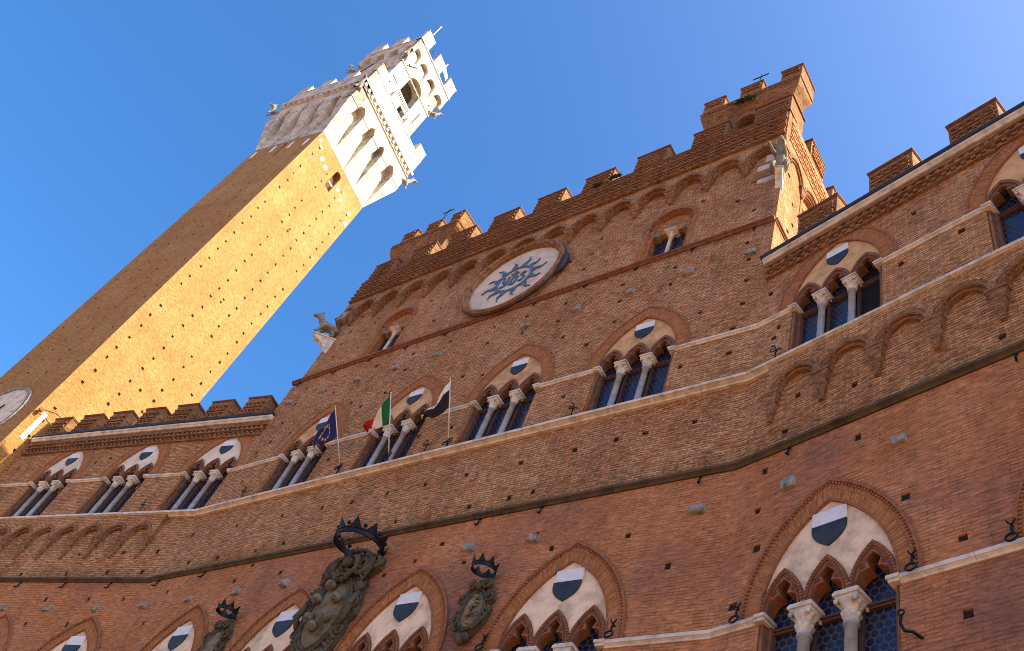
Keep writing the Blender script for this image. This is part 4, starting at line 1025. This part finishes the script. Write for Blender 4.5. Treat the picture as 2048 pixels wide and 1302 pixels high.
# large crest with six balls
cr = empty('large_crest', 'large dark carved coat of arms with six round balls, below an iron crown', 'coat of arms', FC.p(-21.6, 0, 14.0))
mb = MB()
sil = [(-.25,.2),(.35,.15),(.75,.55),(.98,1.2),(.95,1.75),(1.15,2.0),(1.1,2.6),(.92,2.9),(.98,3.2),(.8,3.45),(1.25,3.7),(1.2,4.15),(.8,4.3),(.5,4.45),(.1,4.25),(-.3,4.4),(-.75,4.2),(-.85,3.75),(-.7,3.4),(-.95,3.15),(-.98,2.75),(-.85,2.55),(-1.12,2.3),(-1.1,1.85),(-.95,1.65),(-1.0,1.1),(-.75,.55)]
mb.plate(sil, (), -.20, .1)
mb.build('cartouche', M['pietra'], cr)
mb = MB(); disc_ = oval(-.08, 2.05, .70, 1.22)
for k in range(5):
    f0, f1 = 1-k*.2, 1-(k+1)*.2; n_ = 36
    for i in range(n_):
        a, b_ = 2*pi*i/n_, 2*pi*(i+1)/n_
        y0, y1 = -.24-.16*(1-f0*f0), -.24-.16*(1-f1*f1)
        mb.face([(-.08+.70*f0*cos(a),y0,2.05+1.22*f0*sin(a)),(-.08+.70*f0*cos(b_),y0,2.05+1.22*f0*sin(b_)),(-.08+.70*f1*cos(b_),y1,2.05+1.22*f1*sin(b_)),(-.08+.70*f1*cos(a),y1,2.05+1.22*f1*sin(a))], 0, None, True)
mb.build('shield_field', stone('crest_field', (.20,.15,.085), .35, .8, 3), cr)
mb = MB()
for rx, rz, w_, y in ((.74,1.27,.055,-.26),(.84,1.38,.06,-.24),(.95,1.5,.04,-.2)): mb.tube([(-.08+rx*cos(2*pi*k/48), y, 2.05+rz*sin(2*pi*k/48)) for k in range(48)], w_, 7, 0, True)
blob_ring(mb, .89, 1.44, -.08, 2.05, -.25, 44, .045)
blob_ring(mb, 1.0, 1.55, -.05, 2.0, -.2, 26, .075, (1,.7,1), pi*1.05, pi*1.95)
for sx in (-1, 1):
    spiral(mb, sx*.98-.02, 2.35, -.24, .30, 1.6, .085, sx, pi/2); spiral(mb, sx*.92, 1.35, -.22, .24, 1.4, .07, -sx, -pi/2)
    spiral(mb, sx*.62+.05, 3.75, -.34, .38, 1.9, .11, -sx, pi/2); spiral(mb, sx*.95+.1, 3.95, -.22, .26, 1.5, .09, -sx, 0)
    spiral(mb, sx*.5, .5, -.2, .25, 1.3, .07, sx, 0)
    for q in range(5): mb.tube([(sx*.85, -.25, 2.75), (sx*(.85+.36*cos(.5+q*.4)), -.30, 2.75+.36*sin(.5+q*.4))], [.03,.055], 6)   # fluted shells
    for q in range(4): mb.tube([(sx*.7, -.2, 3.1+q*.05), (sx*(.92+.05*q), -.32, 3.2+q*.14), (sx*(.72+.05*q), -.36, 3.42+q*.14)], .05, 6)
    mb.tube([(sx*.95,-.3,1.5),(sx*1.08,-.42,1.9),(sx*1.0,-.36,2.3),(sx*1.05,-.3,2.7)], [.05,.12,.09,.05], 8)
    mb.tube([(sx*.1,-.42,4.15),(sx*.42,-.5,4.0),(sx*.55,-.46,3.6),(sx*.30,-.42,3.35),(0,-.45,3.42)], [.05,.1,.1,.08,.06], 8)
blob_ring(mb, .3, .2, .0, 3.4, -.42, 10, .09); blob_ring(mb, .55, .3, .1, 4.15, -.34, 14, .10, (1,.9,.8)); mb.ball((.05,-.46,3.85), .20, 0, 10, 8, (1.2,.8,.9))
for q in range(40): a = random.uniform(0, 2*pi); mb.ball((-.05+1.02*cos(a)*random.uniform(.9,1.08), -.19, 2.1+1.6*sin(a)*random.uniform(.95,1.06)), random.uniform(.04,.09), 0, 6, 5)
mb.build('scrollwork', M['pietra'], cr)
for x, z in ((-.22, 3.0), (.34, 2.45), (-.52, 2.5), (.32, 1.75), (-.42, 1.78), (-.05, 1.45)):
    q = MB(); q.ball((x, -.46, z), .175, 0, 14, 10); q.build('ball', M['ballst'], cr)
iron_crown(cr, (.52, -.78, 4.18), .80, .17, .36, 9, radians(6), True)

def small_crest(x, z, lab, k, lion, crx):
    r = empty('small_crest', lab, 'coat of arms', FC.p(x, 0, z), 0)
    mb = MB(); sil = [(-.12,-.02),(.2,0),(.36,.2),(.52,.55),(.60,.95),(.46,1.05),(.58,1.25),(.50,1.55),(.32,1.72),(.2,1.98),(-.1,2.0),(-.3,1.85),(-.5,1.62),(-.66,1.3),(-.56,1.15),(-.42,1.12),(-.56,.85),(-.58,.5),(-.40,.2)]
    mb.plate([(a*k, b_*k) for a, b_ in sil], (), -.16, .08); mb.build('cartouche', M['pietra'], r)
    mb = MB()
    for rx, rz, w_ in ((.36,.62,.03),(.42,.70,.035)): mb.tube([(rx*k*cos(2*pi*q/36), -.2, (.85+rz*sin(2*pi*q/36))*k) for q in range(36)], w_*k, 6, 0, True)
    for s_ in (-1, 1):
        spiral(mb, s_*.52*k, 1.25*k, -.2, .17*k, 1.4, .05, s_, pi/2); spiral(mb, s_*.50*k, .55*k, -.2, .15*k, 1.3, .045, -s_, -pi/2); spiral(mb, s_*.24*k, 1.72*k, -.24, .17*k, 1.5, .05, -s_, pi/2)
        mb.tube([(s_*.6*k,-.12,.9*k),(s_*.55*k,-.24,.45*k),(s_*.3*k,-.26,.1*k)], .05*k, 6)
    for q in range(9): a = pi*(.12+.76*q/8); mb.tube([(.15*k*cos(a), -.22, (1.5+.12*sin(a))*k), (.40*k*cos(a), -.20, (1.5+.42*sin(a))*k)], [.02*k,.04*k], 6)
    mb.ball((0,-.26,1.62*k), .11*k, 0, 9, 7); blob_ring(mb, .5*k, .85*k, 0, .85*k, -.17, 22, .045*k)
    for s_ in (-1,1): mb.ball((s_*.13*k, -.18, -.10*k), .14*k, 0, 8, 6)
    mb.ball((0,-.2,-.22*k), .13*k, 0, 8, 6)
    mb.build('scrollwork', M['pietra'], r)
    mb = MB()
    mb.plate(oval(0, .85*k, .35*k, .61*k, 28), (), -.19, -.1)
    if lion:
        mb.tube([(-.14*k,-.2,.48*k),(-.10*k,-.24,.72*k),(-.06*k,-.25,.98*k),(.0,-.24,1.18*k)], [.05*k,.09*k,.10*k,.085*k], 8); mb.ball((.03*k,-.26,1.25*k), .09*k, 0, 8, 6)
        for z_, dx in ((1.02,.2),(.9,.17),(.62,.16)): mb.tube([(-.05*k,-.24,z_*k),(dx*k*.7,-.25,(z_+.08)*k),(dx*k,-.24,(z_+.02)*k)], .03*k, 6)
        mb.tube([(-.1*k,-.22,.45*k),(.08*k,-.22,.36*k)], .035*k, 6); spiral(mb, .2*k, .66*k, -.2, .13*k, 1.2, .025, 1, 0)
    mb.build('shield_field', stone('small_field', (.22,.18,.11), .35, .8, 5), r)
    iron_crown(r, (crx, -.45, 2.02*k), .38*k, .13*k, .24*k, 8, radians(8), False)
small_crest(-15.78, 14.72, 'small oval carved coat of arms with a lion, under a spiked iron crown', .93, True, .12)
small_crest(-26.62, 14.62, 'small plain carved coat of arms under a spiked crown, left of the large one', .93, False, .16)

# ------------------------------------------------------------------ flags
def flag(name, lab, base, tilt, L_, quad, paint, mats):
    r = empty(name, lab, 'flag', FC.p(base[0], -.25, base[1]))
    b0 = Vector((0,0,0)); d = Vector((0, -sin(tilt), cos(tilt)))
    mb = MB(); mb.tube([b0 - d*.15, b0 + d*L_], [.028,.018], 8); mb.ball(b0 + d*(L_+.03), .035, 0, 8, 6); mb.build('pole', M['pole'], r)
    mb = MB(); spiral(mb, -.12, -.12, 0, .14, 1.3, .025, 1, 0); spiral(mb, .13, -.05, -.04, .13, 1.3, .025, -1, pi)
    mb.tube([(0,.28,-.38),(0,.05,-.36),(0,-.02,-.15),(0,-.03,.12)], .028, 6); mb.tube([(-.1,.05,-.3),(.14,-.02,-.05)], .02, 6); mb.tube([(.1,.05,-.3),(-.12,-.02,.02)], .02, 6)
    mb.build('bracket', M['iron'], r)
    o_ = r.location; H0, H1, F1, F0 = [Vector(q) - o_ for q in quad]
    nu, nv = 40, 20; V = []; F = []; mi = []
    for i in range(nu+1):
        u = i/nu
        for j in range(nv+1):
            v = j/nv
            A = (b0 + d*L_*.97).lerp(b0 + d*L_*.97 - d*(H0-H1).length, v); B = F0.lerp(F1, v)
            p = A.lerp(B, u); sag = .12*sin(pi*u)*(1-v*.5)
            fold = .10*sin(u*7.5 + v*2.2)*u**.6 + .035*sin(u*17 - v*5)*u
            p = p + Vector((.02*sin(v*9+u*4)*u, -fold, -sag*.6 + .03*sin(u*9+v*6)*u)); V.append(p)
    for i in range(nu):
        for j in range(nv):
            F.append((i*(nv+1)+j, (i+1)*(nv+1)+j, (i+1)*(nv+1)+j+1, i*(nv+1)+j+1)); mi.append(paint((i+.5)/nu, (j+.5)/nv))
    mb = MB(); mb.mesh(V, F, 0, True); mb.m = mi
    cl = mb.build('cloth', mats, r)
    sp = cl.modifiers.new('Solidify', 'SOLIDIFY'); sp.thickness = .006
    return r, cl, (lambda u, v: V[min(nu, int(u*nu+.5))*(nv+1) + min(nv, int(v*nv+.5))])
r, cl, sur = flag('flagpole', 'dark blue flag with a ring of gold stars on a slanted white pole', (-25.48, 23.45), radians(43), 2.35, [(-25.5,13.9,25.25),(-25.58,14.55,24.35),(-27.15,14.7,24.40),(-26.72,14.35,24.80)], lambda u, v: 0, [M['eu']])
mb = MB()
for k in range(12):
    a = k*pi/6; u, v = .50+.22*cos(a), .50+.30*sin(a); c = sur(u, v); pts = []
    e1 = (sur(u+.06, v)-sur(u-.06, v)).normalized(); e2 = (sur(u, v-.08)-sur(u, v+.08)).normalized()
    n_ = e1.cross(e2).normalized()
    if n_.y > 0: n_ = -n_
    for q in range(10):
        rr = .085 if q % 2 == 0 else .034; t = pi/2+q*pi/5; pts.append(c + n_*.02 + e1*rr*cos(t) + e2*rr*sin(t))
    for q in range(10): mb.face([c + n_*.02, pts[q], pts[(q+1) % 10]])
mb.build('star', M['gold'], r)
flag('flagpole', 'green, white and red striped flag on a slanted white pole before a window', (-22.92, 23.4), radians(32), 2.45, [(-22.8,13.9,25.17),(-22.87,14.55,24.31),(-24.30,14.75,24.52),(-24.07,14.4,24.43)], lambda u, v: min(2, int(u*3)), [M['fg'], M['fw'], M['fr']])
flag('flagpole', 'white over black flag hanging slackly from a slanted white pole', (-20.01, 23.3), radians(30), 2.4, [(-19.6,13.9,24.75),(-19.85,14.55,23.95),(-21.2,14.7,24.05),(-20.95,14.5,24.3)], lambda u, v: 0 if v < .30 - .12*u else 1, [M['fw'], M['fk']])

# ------------------------------------------------------------------ ironwork
def hook_mesh():
    mb = MB(); mb.tube([(0,.06,.04),(0,-.05,.02),(0,-.07,-.04),(.0,-.07,-.22),(.01,-.09,-.27),(.05,-.22,-.34)], .028, 7)
    return mb
HU = [(-33.34,'at its left end'),(-30.92,'just left of the left twin-light window'),(-28.6,'below the left twin-light window'),(-26.31,'between left twin-light window and disc'),(-23.99,'below the left edge of the sun disc'),(-19.21,'below the right edge of the sun disc'),(-16.73,'between disc and right twin-light window'),(-14.39,'below left jamb of right twin-light window'),(-11.97,'below right jamb of right twin-light window'),(-9.49,'nearest the sunlit corner')]
h0 = None
def hook(fr, x, z, lab, grp):
    global h0
    if h0 is None: h0 = hook_mesh().at('wall_hook', M['iron'], fr, None, x, 0, z); o_ = h0
    else:
        o_ = h0.copy(); COL.objects.link(o_); o_.location = fr.p(x, 0, z); o_.rotation_euler = (0,0,fr.rot)
    tag(o_, lab, 'hook', grp)
for x, t in HU: hook(FC, x, 31.82 + lean(x, 32), 'bent hook under the upper string, ' + t, 'iron hooks under the upper string')
for fr, x, t in ((FL,-7.62,'leftmost below the left corbel arches'),(FL,-4.75,'middle one below the left corbel arches'),(FL,-2.02,'below the last left corbel arch'),(FC,-33.07,'just right of the left bend in the wall'),(FC,-30.23,'above and left of the small cut-off crest'),(FC,-17.07,'above the small crest with a lion'),(FC,-14.78,'above the lower window nearest the bend'),(FC,-9.72,'just left of the right bend in the wall'),(FR,1.63,'just right of the right bend in the wall'),(FR,7.27,'at the right edge of the view')):
    hook(fr, x, 19.16, 'iron hook under the mossy ledge, ' + t, 'iron hooks under the mossy ledge')
r0 = None
def ring(fr, x, z, lab):
    global r0
    if r0 is None:
        mb = MB(); mb.tube([(0,.05,.12),(0,-.10,.12),(0,-.13,.02),(0,-.13,-.14)], .03, 7); mb.tube([(-.09,-.12,.26),(-.05,-.13,.17),(.0,-.13,.12),(.05,-.13,.17),(.09,-.12,.26)], .022, 6)
        mb.tube([(.125*cos(2*pi*k/18), -.19+.03*sin(2*pi*k/18), -.27+.125*sin(2*pi*k/18)) for k in range(18)], .024, 6, 0, True)
        mb.xf(lambda X, Y, Z: (X*.87, Y, Z*.87)); r0 = mb.at('iron_ring', M['iron'], fr, None, x, 0, z); o_ = r0
    else: o_ = r0.copy(); COL.objects.link(o_); o_.location = fr.p(x, 0, z); o_.rotation_euler = (0,0,fr.rot)
    tag(o_, lab, 'ring', 'iron rings on the lower white string')
ring(FR, .72, 14.42, 'iron ring on the white string at the left foot of the big right window')
ring(FR, 4.78, 14.42, 'iron ring on the white string at the right foot of the big right window')
ring(FR, 6.68, 14.42, 'iron ring on the white string at the right edge of the view')
ring(FC, -11.25, 14.5, 'iron ring at the right foot of the arched window nearest the bend')
ring(FC, -15.05, 14.5, 'iron ring at the left foot of the arched window by the lion crest')
mb = MB(); mb.tube([(.1,.05,-.32),(-.05,-.12,-.20),(-.15,-.2,-.22),(-.22,-.22,-.05),(-.20,-.22,.12)], .03, 7); mb.tube([(-.20+.06*cos(2*pi*k/12),-.22,.18+.06*sin(2*pi*k/12)) for k in range(12)], .02, 6, 0, True)
tag(mb.at('iron_bracket', M['iron'], FR, None, 4.78, 0, 13.0), 'crooked black iron bracket with an eye, right of the big right window', 'bracket')
k0 = None
def sillbr(fr, x, lab):
    global k0
    if k0 is None:
        mb = MB(); mb.tube([(0,.05,-.2),(0,-.12,-.15),(.0,-.15,.15),(-.05,-.15,.40),(-.16,-.15,.45)], .022, 6); spiral(mb, .09, .05, -.15, .10, 1.2, .02, 1, 0); spiral(mb, -.10, .2, -.15, .09, 1.2, .02, -1, 0)
        k0 = mb.at('scroll_bracket', M['iron'], fr, None, x, 0, 23.4); o_ = k0
    else: o_ = k0.copy(); COL.objects.link(o_); o_.location = fr.p(x, 0, 23.4); o_.rotation_euler = (0,0,fr.rot)
    tag(o_, lab, 'bracket', 'scrolled iron holders on the sill')
sillbr(FC, -31.24, 'empty scrolled iron holder on the white sill left of the blue flag'); sillbr(FC, -21.2, 'empty scrolled iron holder on the white sill between the striped flag and the black flag')
sillbr(FC, -14.9, 'empty scrolled iron holder at the left foot of the rightmost centre window'); sillbr(FR, .9, 'empty scrolled iron holder at the left foot of the right wing window'); sillbr(FL, -3.7, 'empty scrolled iron holder on the left wing sill')
lm = empty('wall_lamp', 'small round lamp on a thin bent arm above the left wing battlements', 'lamp', FL.p(-16.7, .1, 31.05), FL.rot)
mb = MB(); mb.tube([(0,0,-.1),(0,-.1,.06),(-.15,-.55,-.02),(-.3,-1.1,-.35)], .022, 6); mb.build('arm', M['iron'], lm)
mb = MB(); mb.ball((-.3,-1.15,-.45), .14, 0, 12, 8); mb.lathe([(.05,-.38),(.13,-.34),(.05,-.28)], -.3, -1.13, 10); mb.build('lamp_shade', M['terra'], lm)
for x, z, lab in ((-10.72, 46.85, 'thin black iron cross above the middle merlon of the right turret'), (-30.75, 46.3, 'thin black iron cross beside the middle merlon of the left turret')):
    mb = MB(); mb.tube([(0,0,-1.6),(0,0,1.25)], .035, 6); mb.tube([(-.42,0,.95),(.42,0,.95)], .03, 6); mb.tube([(-.12,0,-.1),(0,0,.35),(.12,0,-.1)], .025, 6)
    tag(mb.at('iron_cross', M['iron'], FC, None, x, .0, z), lab, 'cross', 'crosses on the turrets')
# pole with a white pennant on the tower roof
fp = empty('roof_flagpole', 'white pole with a small pale pennant on top of the tower', 'flag', FTW.p(5.2, 1.6, 91.1), FTW.rot)
mb = MB(); mb.tube([(0,0,0),(0,0,5.6)], .07, 6); mb.build('pole', M['pole'], fp)
mb = MB(); V = []; F = []
for i in range(13):
    u = i/12
    for j in range(5): V.append((u*2.2, -.25*sin(u*6)*u, 4.9 - j*.24 - u*1.6 + j*.12*u))
for i in range(12):
    for j in range(4): F.append((i*5+j,(i+1)*5+j,(i+1)*5+j+1,i*5+j+1))
mb.mesh(V, F, 0, True); mb.build('pennant', M['fw'], fp)
lr = MB(); lr.tube([(0,0,0),(0,0,7.2)], [.10,.05], 6); lr.ball((0,0,7.2), .14)
tag(lr.at('lightning_rod', M['pole'], FTW, None, 1.4, 1.4, 91.1), 'thick white rod rising behind the corner merlon of the tower top', 'rod')

# ------------------------------------------------------------------ weeds on the parapet
def weed(x, y, z, s_, lab):
    mb = MB()
    for q in range(150):
        a = random.uniform(0, 2*pi); rr = s_*random.random()**.5; h = random.gauss(0, .35)*s_
        c = Vector((rr*cos(a)*1.2, -abs(rr*sin(a))*.45, h*.7)); e1 = Vector((random.gauss(0,1), random.gauss(0,1), random.gauss(0,1))).normalized(); e2 = e1.orthogonal().normalized(); l_ = random.uniform(.05, .1)
        mb.face([c - e1*l_, c + e2*l_*.5, c + e1*l_, c - e2*l_*.5])
    tag(mb.at('weed_tuft', M['leaf'], FC, None, x, y, z), lab, 'plant', 'weeds in the parapet')
weed(-18.3, -.42, 40.95, .20, 'dark weed tuft left of a lit merlon on the centre parapet'); weed(-17.3, -.45, 41.0, .28, 'dark weed tuft spilling over at the foot of the lit merlon face'); weed(-11.0, -.38, 44.3, .42, 'broad weed clump below the middle merlon of the right turret')
